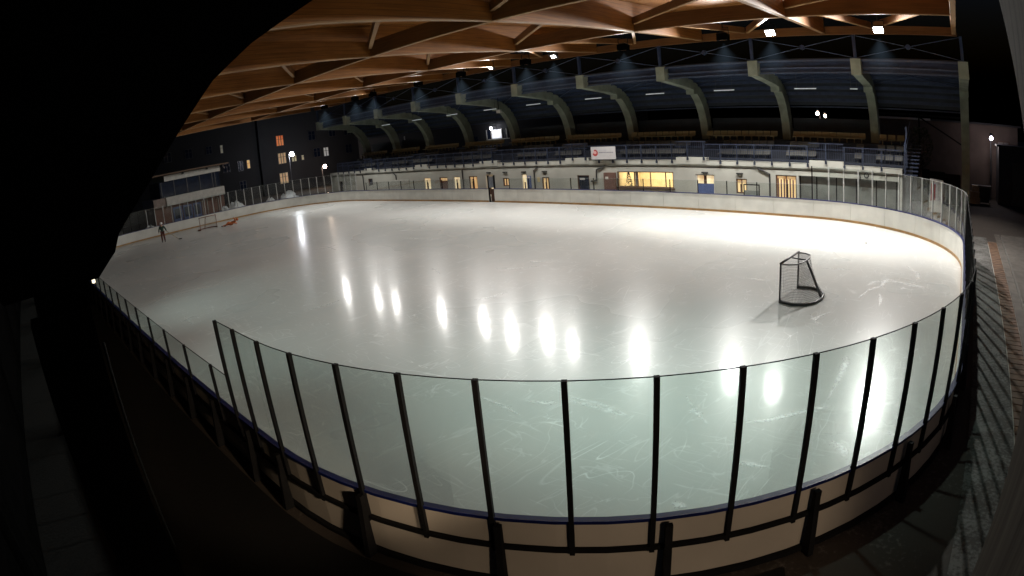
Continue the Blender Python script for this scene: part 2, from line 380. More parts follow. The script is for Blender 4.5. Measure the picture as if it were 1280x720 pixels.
def frost_mat():
    m, t, N, L, b = nt('frost_scrape'); b.inputs['Base Color'].default_value = (.95, .96, .95, 1); b.inputs['Roughness'].default_value = .34; b.inputs['Specular IOR Level'].default_value = .75; b.inputs['Coat Weight'].default_value = .42; b.inputs['Coat IOR'].default_value = 1.31; b.inputs['Coat Roughness'].default_value = .12
    tc = N.new('ShaderNodeTexCoord'); no = N.new('ShaderNodeTexNoise'); no.inputs['Scale'].default_value = 5.; no.inputs['Detail'].default_value = 7; no.inputs['Roughness'].default_value = .7
    L.new(tc.outputs['Object'], no.inputs['Vector']); mr = N.new('ShaderNodeMapRange'); mr.inputs[1].default_value = .42; mr.inputs[2].default_value = .56; L.new(no.outputs['Fac'], mr.inputs[0])
    k = N.new('ShaderNodeMath'); k.operation = 'MULTIPLY'; k.inputs[1].default_value = .6; L.new(mr.outputs[0], k.inputs[0])
    tr = N.new('ShaderNodeBsdfTransparent'); mx = N.new('ShaderNodeMixShader'); L.new(k.outputs[0], mx.inputs[0]); L.new(tr.outputs[0], mx.inputs[1]); L.new(b.outputs[0], mx.inputs[2]); L.new(mx.outputs[0], N['Material Output'].inputs['Surface']); return m
FM = frost_mat(); fr_rnd = random.Random(3)
mb = MB()
for li, pl_ in enumerate(FROST):
    P_ = [Vector((*p, 0)) for p in pl_]
    for strand in range(4):
        off = fr_rnd.uniform(-.12, .12) if strand else 0.; t0, t1 = (0, 1) if strand == 0 else sorted((fr_rnd.random(), fr_rnd.random()))
        n = 26; q = []
        for i in range(n+1):
            t = (t0+(t1-t0)*i/n)*(len(P_)-1); k = min(int(t), len(P_)-2); p = P_[k].lerp(P_[k+1], t-k); d = (P_[k+1]-P_[k]).normalized(); nn = Vector((-d.y, d.x, 0))
            q.append((p+nn*(off*math.sin(i*.35+li)+fr_rnd.uniform(-.012, .012)), nn))
        w0 = (.075 if strand == 0 else .03)*fr_rnd.uniform(.6, 1.3)
        vs = []
        for i, (p, nn) in enumerate(q):
            ww = w0*(.25+.75*math.sin(math.pi*min(1, max(.06, i/n))))*fr_rnd.uniform(.6, 1.25); z = .003+.0004*strand+.00002*li
            vs += [(p.x-nn.x*ww, p.y-nn.y*ww, z), (p.x+nn.x*ww, p.y+nn.y*ww, z)]
        mb.add(vs, [(2*i, 2*i+2, 2*i+3, 2*i+1) for i in range(n)])
fo = mb.build('frost_scrape', FM, ice, recalc=False); tag(fo, kind='stuff')

SEC = [('long rink boards with low glass on the dark camera side, left of the tall glass', 0),
       ('curved rink boards with tall glass panels and black posts, nearest to the camera', 1),
       ('straight end run of rink boards with tall glass beside the snowy strip on the right', 2),
       ('curved rink boards with tall glass in front of the dark end of the grandstand', 3),
       ('long white rink boards with yellow kick plate in front of the cream grandstand wall', 4),
       ('curved white rink boards with tall glass at the distant corner by the street lamp', 5),
       ('straight white rink boards behind the far goal, in front of the pavilion', 6),
       ('curved rink boards at the far corner beside the dark frame legs', 7)]
def glass_layout(sec):
    """list of (t, height) posts; the pane between two posts takes the smaller height"""
    if sec == 0:
        p = [(19.55-1.94*i, HLW) for i in range(21)][::-1] + [(20.55, HT), (21.46, HT)]
        return [((x+HX)/(2*HX), h) for x, h in p]
    if sec == 1: return [((.30+.953*i)/LEN[1], HT) for i in range(15)]
    if sec == 2: return [((.60+.953*i)/LEN[2], HT) for i in range(13)]
    if sec == 4:
        p = [(22.1, HT)]; x = 20.6
        while x > -21.5: p.append((x, HLW)); x -= 1.95
        return [((HX-x)/(2*HX), h) for x, h in p if not -3.35 < x < -2.2]
    n = max(1, round(LEN[sec]/.955)); return [(i/n, HT) for i in range(n)]
BREAK = {4: [(HX+2.45)/(2*HX), (HX+3.1)/(2*HX)]}      # gate opening on the far side
for label, sec in SEC:
    root = thing('rink_boards', label, 'rink boards', (*sec_pt(sec, .5)[0], 0), 'dasher boards around the ice')
    npan = max(1, round(LEN[sec]/2.4)); edges = [i/npan for i in range(npan+1)]
    gap = .006/LEN[sec]
    spans = []
    for i in range(npan):
        a, b = edges[i], edges[i+1]
        if sec == 4 and b > BREAK[4][0] and a < BREAK[4][1]:
            if BREAK[4][0]-a > .004: spans.append((a, BREAK[4][0]))
            if b-BREAK[4][1] > .004: spans.append((BREAK[4][1], b))
        else: spans.append((a, b))
    for a, b in spans:
        mb = MB(); sweep(mb, sec, a+gap, b-gap, 0, .025, .0, HB-.05)
        mb.build('board_panel', M['board'], root)
    runs = [(0, 1)] if sec != 4 else [(0, BREAK[4][0]), (BREAK[4][1], 1)]
    kp, tr, lr, br, bk = MB(), MB(), MB(), MB(), MB()
    for a, b in runs:
        sweep(bk, sec, a, b, .027, .046, .0, HB-.05)
        sweep(kp, sec, a, b, -.014, -.002, .004, .13)
        sweep(tr, sec, a, b, -.02, .078, HB-.048, HB)
        sweep(lr, sec, a, b, .05, .11, .60, .66)
        sweep(br, sec, a, b, .05, .13, .0, .07)
    bk.build('back_sheet', M['board_back'], root)
    kp.build('kick_plate', M['kick'], root); tr.build('top_rail', M['rail'], root)
    lr.build('middle_rail', M['steel'], root); br.build('bottom_rail', M['steel'], root)
    # steel supports behind the boards
    nsup = max(1, round(LEN[sec]/1.95))
    for i in range(nsup):
        t = (i+(.10 if sec == 1 else .45))/nsup
        if sec == 4 and BREAK[4][0]-.01 < t < BREAK[4][1]+.01: continue
        p, nn = sec_pt(sec, t, .05); tv = Vector((-nn[1], nn[0], 0)); nv = Vector((*nn, 0)); P0 = Vector((*p, 0))
        mb = MB()
        mb.add([P0+tv*s*.045+nv*d+Vector((0, 0, z)) for s in (-1, 1) for d, z in ((.065, 0), (.24, 0), (.24, .05), (.14, HB-.2), (.14, HB-.06), (.065, HB-.06))],
               [(0, 1, 2, 3, 4, 5), (11, 10, 9, 8, 7, 6)] + [(k, (k+1) % 6, 6+(k+1) % 6, 6+k) for k in range(6)])
        mb.build('support_post', M['steel'], root)
    # glass posts and panes
    posts = glass_layout(sec)
    nxt = {1: 0, 2: 0, 3: 0}
    allp = ([(0., HT)] if sec in (1, 2) else []) + posts + ([(1.0, HT)] if sec in (1, 2, 3, 5, 6, 7) else [(1.0, HT)] if sec == 0 else [])
    for (t, h) in posts:
        p, nn = sec_pt(sec, t, .075); tv = Vector((-nn[1], nn[0], 0)); nv = Vector((*nn, 0)); P0 = Vector((*p, 0))
        mb = MB(); w = (.031 if sec != 2 else .021) if h > 2 else .022; low = .56
        mb.bar(P0+Vector((0, 0, low)), P0+Vector((0, 0, h)), .06, 2*w, up=tv)
        post_m = M['steel'] if sec in (0, 1, 2, 4, 7) else M['steel_end']
        if sec == 2 and False: post_m = M['steel_end']
        mb.build('glass_post', post_m, root)
    for i in range(len(allp)-1):
        (a, h1), (b, h2) = allp[i], allp[i+1]; h = min(h1, h2)
        if sec == 4 and a < BREAK[4][1] and b > BREAK[4][0]: continue
        if b-a < 1e-4: continue
        mb = MB(); e = .03/LEN[sec]
        ea = 0 if a < 1e-6 else e; eb = 0 if b > 1-1e-6 else e
        sweep(mb, sec, a+ea, b-eb, .06, .072, HB+.004, h-.01)
        sweep(mb, sec, a+ea, b-eb, .058, .074, h-.012, h-.004, 1)
        near = sec in (0, 1, 2)
        mb.build('glass_pane', [M['pane'] if near else M['pane_clear'], M['steel'] if near else M['steel_end']], root)

# open gate in the far boards
gt = thing('rink_gate', 'narrow open gate with grey blue panel above it in the long white boards', 'gate', (-2.78, 15.2, 0))
mb = MB()
for x in (-3.10, -2.46): mb.box(x-.035, x+.035, 15.16, 15.30, 0, 2.12)
mb.box(-3.06, -2.50, 15.18, 15.28, 2.04, 2.10); mb.build('gate_frame', M['steel'], gt)
mb = MB().box(-3.05, -2.51, 15.42, 15.47, .02, 1.02); mb.build('gate_leaf', M['brown_panel'], gt)
mb = MB()
for i in range(4): mb.box(-3.02+i*.14, -2.97+i*.14, 15.39, 15.415, .06, .98)
mb.build('gate_slat', M['frame_dark'], gt)
MB().box(-3.05, -2.51, 15.22, 15.25, 1.14, 2.02).build('gate_glass', mat('gate_glass_grey', (.16, .18, .22), .4), gt)

# ------------------------------------------------------------------ timber roof
ZB = lambda y: 9.757+.045*y
FX = [31-7.92*k for k in range(9)]
roof = thing('timber_roof', 'glulam timber roof with deep beams and braces covering the rink', 'roof', (0, 0, 0))
YN, YF = -20.5, 16.9
D = 1.55
mb = MB().prism([(YN, ZB(YN)+D), (YF, ZB(YF)+D), (YF, ZB(YF)+D+.14), (YN, ZB(YN)+D+.14)], 'x', -31.6, 31.35)
mb.build('roof_deck', M['deck'], roof)
inner = [(-17.42, 4.5), (-17.14, 4.75), (-17.05, 4.95), (-16.56, 5.46), (-16.2, 5.88), (-15.55, 6.62), (-14.96, 7.08), (-14.08, 7.62), (-13.0, 8.28), (-12.0, 8.80), (-11.0, 9.18)]
outer = [(-18.75, 4.5), (-18.95, 4.8), (-19.0, 5.2), (-19.2, 6.), (-19.4, 6.6), (-19.5, 7.4), (-19.55, 8.2), (-19.4, 8.9), (-18.6, ZB(-18.6)+D-.3), (-15.5, ZB(-15.5)+D-.02), (-11., ZB(-11)+D-.02)]
beam_in = [(-11.0, 9.18), (-9.3, ZB(-9.3)-.01), (-4, ZB(-4)), (3, ZB(3)), (10, ZB(10)), (16.25, ZB(16.25))]
beam_out = [(y, ZB(y)+D-.02) for y, _ in beam_in]
def brace(a, b, w=.16, h=.36):
    a, b = Vector(a), Vector(b); up = Vector((0, 0, 1)); d = Vector((0, 0, h/2-.02))
    MB().bar(a+Vector((0, 0, .022)), b+Vector((0, 0, .022)), w, h-.04).bar(a-d, b-d, w+.006, .038, mi=1).build('knee_brace', [M['wood_shaded'], M['strut_lit']], roof)
for k, x in enumerate(FX):
    w = .12
    bi2 = [(y, z+.05) for y, z in beam_in]
    fr = MB().strip_prism(bi2, beam_out, 'x', x-w, x+w).strip_prism(beam_in, [(y, z+.049) for y, z in beam_in], 'x', x-w-.003, x+w+.003, 1).build('portal_beam', [M['wood'], M['wood_lit']], roof)
    leg_m = M['wood_grey'] if k == 0 else M['dark']  # all but the end leg coloured near-black so they read as unlit
    inn = inner if k else [(-17.04, 4.3), (-17.02, 4.65), (-17.0, 4.78), (-16.93, 4.93), (-16.42, 5.46), (-15.98, 5.92), (-15.2, 6.7), (-14.1, 7.6), (-13.0, 8.28), (-12.0, 8.80), (-11.0, 9.18)]
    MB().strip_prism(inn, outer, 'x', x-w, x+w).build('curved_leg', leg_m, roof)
    ye = -17.62 if k else -17.1
    mb = MB().box(x-.28, x+.28, -18.45, ye, -.05, 4.2) if k else MB().box(x-.11, x+.11, -18.45, ye, -.05, 4.2)
    mb.box(x-.1, x+.1, -18.3, ye+.06, 4.202, 4.5 if k else 4.3)
    mb.build('concrete_pier', M['dark'] if k else M['wood_grey'], roof)  # piers blackened in colour so they stay dark under the lamps
PY = [-11.46, -1.93, 8.15]
for y in PY:
    MB().box(-31.2, 30.95, y-.1, y+.1, ZB(y)+.032, ZB(y)+.72).box(-31.2, 30.95, y-.103, y+.103, ZB(y)-.006, ZB(y)+.03, 1).build('purlin', [M['wood_shaded'], M['strut_lit']], roof)
MB().box(-31.4, 31.2, 16.3, 16.62, ZB(16.4)-.05, ZB(16.4)+.40).build('eave_beam', M['wood_shaded'], roof)
for k in range(len(FX)-1):
    xr, xl = FX[k]-.12, FX[k+1]+.12
    for j, y in enumerate(PY):
        dy = (0, 4.9, 6.3)[j]
        if j == 0: continue
        z = ZB(y)+.55
        brace((xl, y-.1, z), (xr, y-dy, z-.045*dy))
    xm = (xl+xr)/2-.9
    brace((xr, 8.25, ZB(8.2)+.62), (xm+.1, 16.28, ZB(16.3)+.42))
    brace((xl, 8.25, ZB(8.2)+.62), (xm-.1, 16.28, ZB(16.3)+.42))

# floodlights under the eave
LX = [-25.5, -19.4, -16.3, -9.4, -4.1, -.9, 2.6, 5.1, 10.7, 17.5, 20.4, 26.7]
LW = [.68, .50, .42, .56, .54, .66, .68, .46, .95, 1.1, .7, 3.8]
LI = [.85, .6, .3, .45, .4, .4, .45, .55, 1.15, 1.6, 1.4, 1.8]
ordn = ['first', 'second', 'third', 'fourth', 'fifth', 'sixth', 'seventh', 'eighth', 'ninth', 'tenth', 'eleventh', 'last']
def floodlight(x, y, z, power, label, shown=True, inner=0, ls=1.):
    root = thing('floodlight', label, 'floodlight', (x, y, z), 'floodlights under the timber eave')
    ang = R(38) if shown else R(4)
    Mx = Matrix.Translation((x, y, z)) @ Matrix.Rotation(-ang, 4, 'X')
    def put(mb):
        mb.v = [tuple(Mx @ Vector(v)) for v in mb.v]; return mb
    mb = MB(); mb.add([(sx*a, sy*b, c) for c, a, b in ((.02, .30, .23), (.14, .30, .23), (.24, .16, .14)) for sx, sy in ((-1, -1), (1, -1), (1, 1), (-1, 1))],
           [(0, 1, 2, 3), (8, 9, 10, 11)] + [(i+4*q, (i+1) % 4+4*q, (i+1) % 4+4*q+4, i+4*q+4) for q in (0, 1) for i in range(4)])
    put(mb).build('lamp_housing', M['lamp_body'], root)
    put(MB().box(-.26*ls, .26*ls, -.19*ls, .19*ls, .0, .016)).build('lamp_lens', M['lamp_on'] if shown else M['lamp_soft'], root)
    if not shown:    # anti-glare visor towards the ice
        vz = MB(); vz.box(-.31, .31, -.26, -.24, -.27, .14); vz.box(-.325, -.312, -.26, .23, -.27, .14); vz.box(.312, .325, -.26, .23, -.27, .14)
        put(vz).build('lamp_visor', M['dark'], root)
    mb = MB()
    for q in (-1, 1): mb.bar((x+q*.35, y, z+.05), (x+q*.35, y, z+.5), .03, .05)
    mb.box(x-.365, x+.365, y-.03, y+.03, z+.5, z+.54); mb.box(x-.03, x+.03, y-.03, y+.03, z+.54, ZB(y)+D-.002)
    mb.build('lamp_bracket', M['steel'], root)
    ld = bpy.data.lights.new('flood', 'SPOT'); ld.energy = power; ld.spot_size = R(150); ld.spot_blend = .85; ld.shadow_soft_size = .2; ld.color = (1., .975, .935)
    lo = bpy.data.objects.new('flood', ld); C.objects.link(lo)
    lo.location = Mx @ Vector((0, 0, -.30 if shown else -.48)) - Vector((x, y, z))
    lo.rotation_euler = (-R(66), 0, 0); lo.parent = root
    l2 = bpy.data.lights.new('inner_beam', 'SPOT'); l2.energy = inner; l2.spot_size = R(96); l2.spot_blend = .42; l2.shadow_soft_size = .2; l2.color = (1., .98, .95)
    l2o = bpy.data.objects.new('inner_beam', l2); C.objects.link(l2o); l2o.location = lo.location; l2o.rotation_euler = (R(3), 0, 0); l2o.parent = root
    return root
for i, x in enumerate(LX):
    floodlight(x, 14.3, 10.35, 2500*LW[i], f'bright white floodlight under the timber eave, {ordn[i]} of the row counted from the pavilion side', i in (5, 7, 10, 11), 2100*LI[i], .5 if i in (5, 7) else 1.)

# four unseen fill lights added under the roof to brighten the near ice
for (x, y, lb) in ((22.9, -9.2, 'unseen fill light added under the roof above the tall glass corner'), (27.0, -8.8, 'unseen fill light added under the roof above the right end boards'),
                   (14.5, -13.0, 'unseen fill light added under the roof above the low glass, nearer to the camera'), (6.0, -13.0, 'unseen fill light added under the roof above the low glass, farther from the camera')):
    r_ = thing('floodlight', lb, 'floodlight', (x, y, ZB(y)-.1), 'added fill lights on the camera side'); z = ZB(y)-.1  # added fill light, not one of the eave floodlights
    mb = MB(); mb.box(x-.3, x+.3, y-.23, y+.23, z+.02, z+.2); mb.build('lamp_housing', M['lamp_body'], r_)
    MB().box(x-.26, x+.26, y-.19, y+.19, z, z+.016).build('lamp_lens', M['lamp_soft'], r_); MB().box(x-.03, x+.03, y-.03, y+.03, z+.202, z+D+.09).build('lamp_bracket', M['steel'], r_)
    ld = bpy.data.lights.new('fill_light', 'SPOT'); ld.energy = 1250 if x > 20 else 800; ld.spot_size = R(82 if x > 20 else 76); ld.spot_blend = .9; ld.shadow_soft_size = .2; ld.color = (.76, 1., .945)
    lo = bpy.data.objects.new('fill_light', ld); C.objects.link(lo); lo.location = (0, 0, -.05); lo.rotation_euler = (R(24 if x < 20 else 9), 0, 0); lo.parent = r_

# faint lamp glow in haze, imitated by cones that emit light themselves
def glow_cone_mat():
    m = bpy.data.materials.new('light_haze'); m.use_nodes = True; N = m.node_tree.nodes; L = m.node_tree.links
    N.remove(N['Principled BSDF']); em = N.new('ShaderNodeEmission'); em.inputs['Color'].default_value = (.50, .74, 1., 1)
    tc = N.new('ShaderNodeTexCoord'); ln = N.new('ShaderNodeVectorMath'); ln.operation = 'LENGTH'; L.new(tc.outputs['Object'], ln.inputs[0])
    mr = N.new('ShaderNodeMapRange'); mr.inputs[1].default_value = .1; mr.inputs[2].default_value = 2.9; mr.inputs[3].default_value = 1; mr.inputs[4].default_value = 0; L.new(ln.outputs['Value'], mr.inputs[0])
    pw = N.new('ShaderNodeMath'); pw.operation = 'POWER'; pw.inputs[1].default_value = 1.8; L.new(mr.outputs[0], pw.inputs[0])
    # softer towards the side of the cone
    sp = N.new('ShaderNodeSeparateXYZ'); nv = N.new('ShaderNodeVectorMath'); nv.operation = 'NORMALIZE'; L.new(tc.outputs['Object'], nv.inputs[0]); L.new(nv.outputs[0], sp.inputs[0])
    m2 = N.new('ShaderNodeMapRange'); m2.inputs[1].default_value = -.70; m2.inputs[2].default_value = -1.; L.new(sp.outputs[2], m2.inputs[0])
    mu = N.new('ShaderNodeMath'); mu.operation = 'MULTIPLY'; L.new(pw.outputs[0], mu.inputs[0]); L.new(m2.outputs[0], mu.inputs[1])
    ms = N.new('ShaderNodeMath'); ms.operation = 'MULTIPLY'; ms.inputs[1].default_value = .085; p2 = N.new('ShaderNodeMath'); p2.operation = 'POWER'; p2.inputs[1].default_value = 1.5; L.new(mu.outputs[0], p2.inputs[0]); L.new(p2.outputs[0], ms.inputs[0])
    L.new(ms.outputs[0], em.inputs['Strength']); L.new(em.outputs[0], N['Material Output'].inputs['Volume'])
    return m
HZ = glow_cone_mat()
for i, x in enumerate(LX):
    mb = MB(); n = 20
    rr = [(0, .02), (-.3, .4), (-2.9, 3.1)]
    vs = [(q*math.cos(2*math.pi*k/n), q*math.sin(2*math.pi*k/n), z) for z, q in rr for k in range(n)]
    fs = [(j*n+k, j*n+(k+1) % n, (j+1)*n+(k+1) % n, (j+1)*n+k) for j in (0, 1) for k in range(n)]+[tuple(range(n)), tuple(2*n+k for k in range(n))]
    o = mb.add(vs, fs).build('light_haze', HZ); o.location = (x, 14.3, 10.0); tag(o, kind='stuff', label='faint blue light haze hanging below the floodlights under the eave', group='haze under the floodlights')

# ------------------------------------------------------------------ grandstand
st = thing('grandstand_building', 'cream walled grandstand with lit changing room windows under rows of seats', 'grandstand', (0, 18, 0))
YW = 18.0
holes = [  # x0,x1,z0,z1, kind
    (-30.27, -29.5, .3, 1.83, 'dark'), (-24.1, -23.25, .2, 1.95, 'dark'), (-14.55, -13.52, .55, 1.78, 'pale'), (-12.25, -11.1, .6, 1.77, 'half'),
    (-10.32, -9.4, .3, 1.80, 'pale'), (-8.25, -7.2, .5, 1.80, 'warm'), (-6.2, -5.2, .1, 1.92, 'pale'), (-4.15, -3.5, .9, 1.58, 'warm'),
    (-2.1, -1.5, .1, 1.90, 'pale'), (.05, .8, .6, 1.62, 'warm'), (3.5, 4.6, .1, 1.76, 'dark'), (7.08, 11.6, .95, 2.05, 'room'),
    (13.3, 14.67, .5, 1.94, 'shop'), (16.2, 16.97, .8, 1.74, 'warm'), (18.95, 20.35, .3, 2.08, 'slats'), (20.5, 27.0, .02, 2.10, 'recess')]
xs = sorted({-32., 27.23, *[h[0] for h in holes], *[h[1] for h in holes]})
mb = MB()
for a, b in zip(xs[:-1], xs[1:]):
    hz = [h for h in holes if h[0] <= a+1e-6 and h[1] >= b-1e-6]
    z = -.05
    for h in sorted(hz, key=lambda q: q[2]):
        mb.box(a, b, YW, YW+.3, z, h[2]); z = h[3]
    mb.box(a, b, YW, YW+.3, z, 2.55)
mb.build('front_wall', M['wall'], st)
MB().box(-32, 27.23, YW-.10, YW+.3, 2.553, 2.86).build('slab_edge', M['wall'], st)
RAISED = [(-24.4, -22.8), (-15.5, -13.7), (-6.6, -4.5), (2.6, 4.76), (11.95, 14.2), (21.25, 23.5)]
for a, b in RAISED: MB().box(a, b, YW-.13, YW+.25, 2.62, 3.06).build('raised_parapet', M['wall'], st)
MB().box(-32, 27.2, 18.305, 27, -.04, 2.5).build('back_block', M['concrete_dark'], st) if False else None
# stepped terrace behind the wall
mb = MB()
mb.box(-30, 27.2, 18.32, 19.6, 2.5, 2.78)
for i, (y, z) in enumerate(((19.6, 2.92), (20.5, 3.46), (21.4, 4.08))): mb.box(-30, 27.2, y, y+.9, 2.5, z)
mb.box(-30, 27.2, 22.3, 27.0, 2.5, 4.10)
mb.build('terrace_step', M['riser'], st)
MB().box(-32, 27.2, 26.6, 26.9, 0, 2.5).build('rear_wall', M['concrete_dark'], st)
MB().box(26.95, 27.23, 18.32, 26.6, 0, 2.5).build('end_wall', M['wall'], st)
MB().box(-32, -31.7, 18.32, 26.6, 0, 2.5).build('end_wall', M['wall'], st)
# what fills each opening
def frame(mb, x0, x1, z0, z1, w, y0, y1):
    mb.box(x0, x0+w, y0, y1, z0, z1); mb.box(x1-w, x1, y0, y1, z0, z1); mb.box(x0+w, x1-w, y0, y1, z1-w, z1); mb.box(x0+w, x1-w, y0, y1, z0, z0+w)
for (x0, x1, z0, z1, kd) in holes:
    if kd in ('room', 'recess'): continue
    nm = 'door' if z0 < .45 else 'window'
    fm = M['frame_white'] if kd in ('pale', 'shop') else M['frame_dark']
    mb = MB(); frame(mb, x0+.003, x1-.003, z0+.003, z1-.003, .07, YW+.04, YW+.12)
    if kd in ('warm', 'slats') and x1-x0 > .6: mb.box((x0+x1)/2-.03, (x0+x1)/2+.03, YW+.05, YW+.11, z0+.08, z1-.08)
    w_ = mb.build(nm, fm, st)
    pm = {'dark': M['dark_glass'], 'pale': M['win_pale'], 'warm': M['win_warm'], 'half': M['win_warm'], 'shop': M['win_pale'], 'slats': M['win_warm']}[kd]
    if kd == 'half':
        MB().box(x0+.08, x1-.08, YW+.13, YW+.15, z0+.08, z1-.35).build('pane', M['brown_panel'], w_); MB().box(x0+.08, x1-.08, YW+.135, YW+.155, z1-.345, z1-.08).build('pane', pm, w_)
    elif kd == 'shop':
        MB().box(x0+.08, x1-.08, YW+.13, YW+.15, 1.33, z1-.08).build('pane', pm, w_); MB().box(x0+.08, x1-.08, YW+.10, YW+.128, z0+.08, 1.32).build('lower_panel', M['blue_panel'], w_)
        MB().box(x0+.55, x0+.75, YW+.09, YW+.125, 1.33, 1.86).build('inner_post', M['frame_dark'], w_)
    else:
        MB().box(x0+.075, x1-.075, YW+.13, YW+.15, z0+.075, z1-.075).build('pane', pm, w_)
        if kd in ('pale', 'warm'):
            MB().box(x0+.2*(x1-x0)+.1, x0+.45*(x1-x0)+.06, YW+.105, YW+.128, z0+.08, z0+(z1-z0)*.62).build('silhouette', M['frame_dark'], w_)
    if kd == 'slats':
        mb = MB()
        for i in range(6): mb.box(x0+.1+i*.2, x0+.19+i*.2, YW+.085, YW+.12, z0+.08, z1-.22-.05*(i % 2))
        mb.build('slat', M['brown_panel'], w_)
# recessed glazed corner at the far right of the wall
mb = MB()
for x in (20.5, 21.6, 22.9, 24.2, 25.5, 26.8): mb.box(x, x+.07, YW+.22, YW+.29, .0, 2.10)
mb.box(20.5, 26.87, YW+.22, YW+.29, 2.06, 2.098); rc = mb.build('glazed_front', M['steel'], st); MB().box(20.58, 26.94, YW+.24, YW+.27, .0, 2.09).build('pane', mat('recess_dull', (.17, .18, .165), .35, var=.35, scale=.8), rc)
# lit room behind the big window
rm = MB(); rm.box(6.9, 11.8, 21.4, 21.45, .3, 2.4); rm.box(6.85, 6.9, 18.31, 21.45, .3, 2.4); rm.box(11.8, 11.85, 18.31, 21.45, .3, 2.4); rm.box(6.9, 11.8, 18.31, 21.4, 2.40, 2.45); rm.box(6.9, 11.8, 18.31, 21.4, .25, .3)
rm.build('lit_room', M['room'], st)
MB().box(7.6, 11.2, 19.2, 20.4, 2.36, 2.38).build('ceiling_light', emit_mat('ceiling_on', (1., .80, .52), 11.), st)
bw = MB(); frame(bw, 7.08, 11.6, .95, 2.05, .06, YW+.02, YW+.12)
for x in (8.45, 8.72, 9.75, 10.95): bw.box(x, x+.05, YW+.03, YW+.11, 1.01, 1.99)
bw = bw.build('window', M['frame_dark'], st); MB().box(7.14, 11.54, YW+.06, YW+.066, 1.01, 1.99).build('pane', M['pane_clear'], bw)
MB().box(7.0, 11.7, YW-.06, YW-.004, .84, .945).build('window_sill', M['frame_dark'], st)
MB().box(8.5, 8.68, YW+.14, YW+.2, 1.0, 1.98).build('curtain', mat('curtain_pale', (.55, .52, .55), .9), st)
MB().box(6.0, 6.98, YW-.16, YW-.004, 0, 1.97).build('door', M['brown_panel'], st)
MB().box(6.15, 6.4, YW-.175, YW-.165, 1.5, 1.68).build('door_notice', M['frame_white'], st)
MB().box(-1.46, -1.05, YW-.03, YW-.003, .75, 1.74).build('poster', M['blue_panel'], st)
MB().box(-1.40, -1.12, YW-.036, YW-.032, 1.55, 1.68).build('poster', M['sign'], st)
MB().box(-.40, -.15, YW-.02, YW-.003, 1.25, 1.62).build('poster', mat('poster_beige', (.6, .48, .25), .7), st)
MB().box(3.75, 4.2, YW-.015, YW-.003, 1.42, 1.56).build('poster', M['sign'], st)
for x in (-5.7, -1.75, -3.8, .4, 14.0, 16.5):
    MB().box(x-.22, x+.22, YW-.12, YW-.004, 2.03, 2.11).build('bulkhead_lamp', M['pipe'], st)
mb = MB().box(-32, 27.2, YW-.02, YW-.003, 2.40, 2.425).build('cable', M['steel'], st)
for pts in ([(-19.29, 2.42), (-18.86, 2.15), (-18.86, 0)], [(-8.95, 2.42), (-8.91, 0)], [(-.25, 2.42), (-.64, 2.18), (-.64, 0)], [(6.1, 2.45), (5.35, 2.18), (5.29, 1.39), (4.81, 1.33)], [(17.77, 2.46), (18.57, 2.12), (18.57, 0)], [(-24.98, 2.4), (-24.92, 0)]):
    MB().tube([(x, YW-.08, z) for x, z in pts], .055).build('downpipe', M['pipe'], st)
MB().tube([(24.2, YW-.16, 2.42), (24.5, YW-.16, 2.42), (24.55, YW-.16, 2.25), (24.55, YW-.16, 2.05)], .045).build('wall_pipe', M['pipe'], st)
MB().tube([(24.95+.14*math.cos(a), YW-.14, 2.36+.14*math.sin(a)) for a in [i*math.pi/8 for i in range(17)]], .035).build('hose_ring', M['pipe'], st)
# white plastered ramp wall at the left of the stand
MB().prism([(-22.9, .0), (-22.9, 1.25), (-18.4, 1.75), (-15.9, 1.75), (-15.9, 0)], 'y', 17.2, 17.35).build('ramp_wall', mat('ramp_cream', (.55, .55, .50), .8), st)

# christmas tree inside the lit room
xt = thing('christmas_tree', 'small dark Christmas tree with pale baubles behind the big lit window', 'christmas tree', (7.56, 18.75, .3))
mb = MB(); mb.tube([(7.56, 18.75, .3), (7.56, 18.75, .6)], .05); mb.build('trunk', M['frame_dark'], xt)
mb = MB()
for i in range(260):
    h = random.random()**1.1; rr = .38*(1-h)*random.uniform(.3, 1.05)+.03; a = random.uniform(0, 2*math.pi); z = .55+1.38*h
    p = Vector((7.56+rr*math.cos(a), 18.75+rr*math.sin(a)*.8, z)); q = p+Vector((.13*math.cos(a), .13*math.sin(a), -.06)); n = Vector((-math.sin(a), math.cos(a), .3))*.05
    mb.add([p-n, q, p+n], [(0, 1, 2)])
mb.build('crown', M['pine'], xt)
for i in range(16):
    h = random.random(); rr = .40*(1-h)+.04; a = random.uniform(math.pi, 2*math.pi); z = .6+1.25*h; c = Vector((7.56+rr*math.cos(a), 18.75+rr*.8*math.sin(a), z))
    MB().tube([c+Vector((0, 0, -.03)), c+Vector((0, 0, -.015)), c+Vector((0, 0, .015)), c+Vector((0, 0, .03))], [.01, .035, .035, .01]).build('bauble', M['bauble'], xt)

# steel gate frame standing on the walkway
gf = thing('metal_barrier', 'dark metal gate frame standing on the walkway between the lit window and the downpipe', 'barrier', (17.55, 17.3, 0))
mb = MB()
for x in (17.02, 18.05): mb.box(x-.03, x+.03, 17.27, 17.33, 0, 1.5)
mb.box(17.05, 18.02, 17.275, 17.325, 1.43, 1.50); mb.box(17.05, 18.02, 17.275, 17.325, .35, .41); mb.build('barrier_frame', M['steel'], gf)
MB().box(17.06, 18.01, 17.29, 17.31, .42, 1.1).build('barrier_sheet', mat('barrier_grey', (.22, .24, .22), .5), gf)

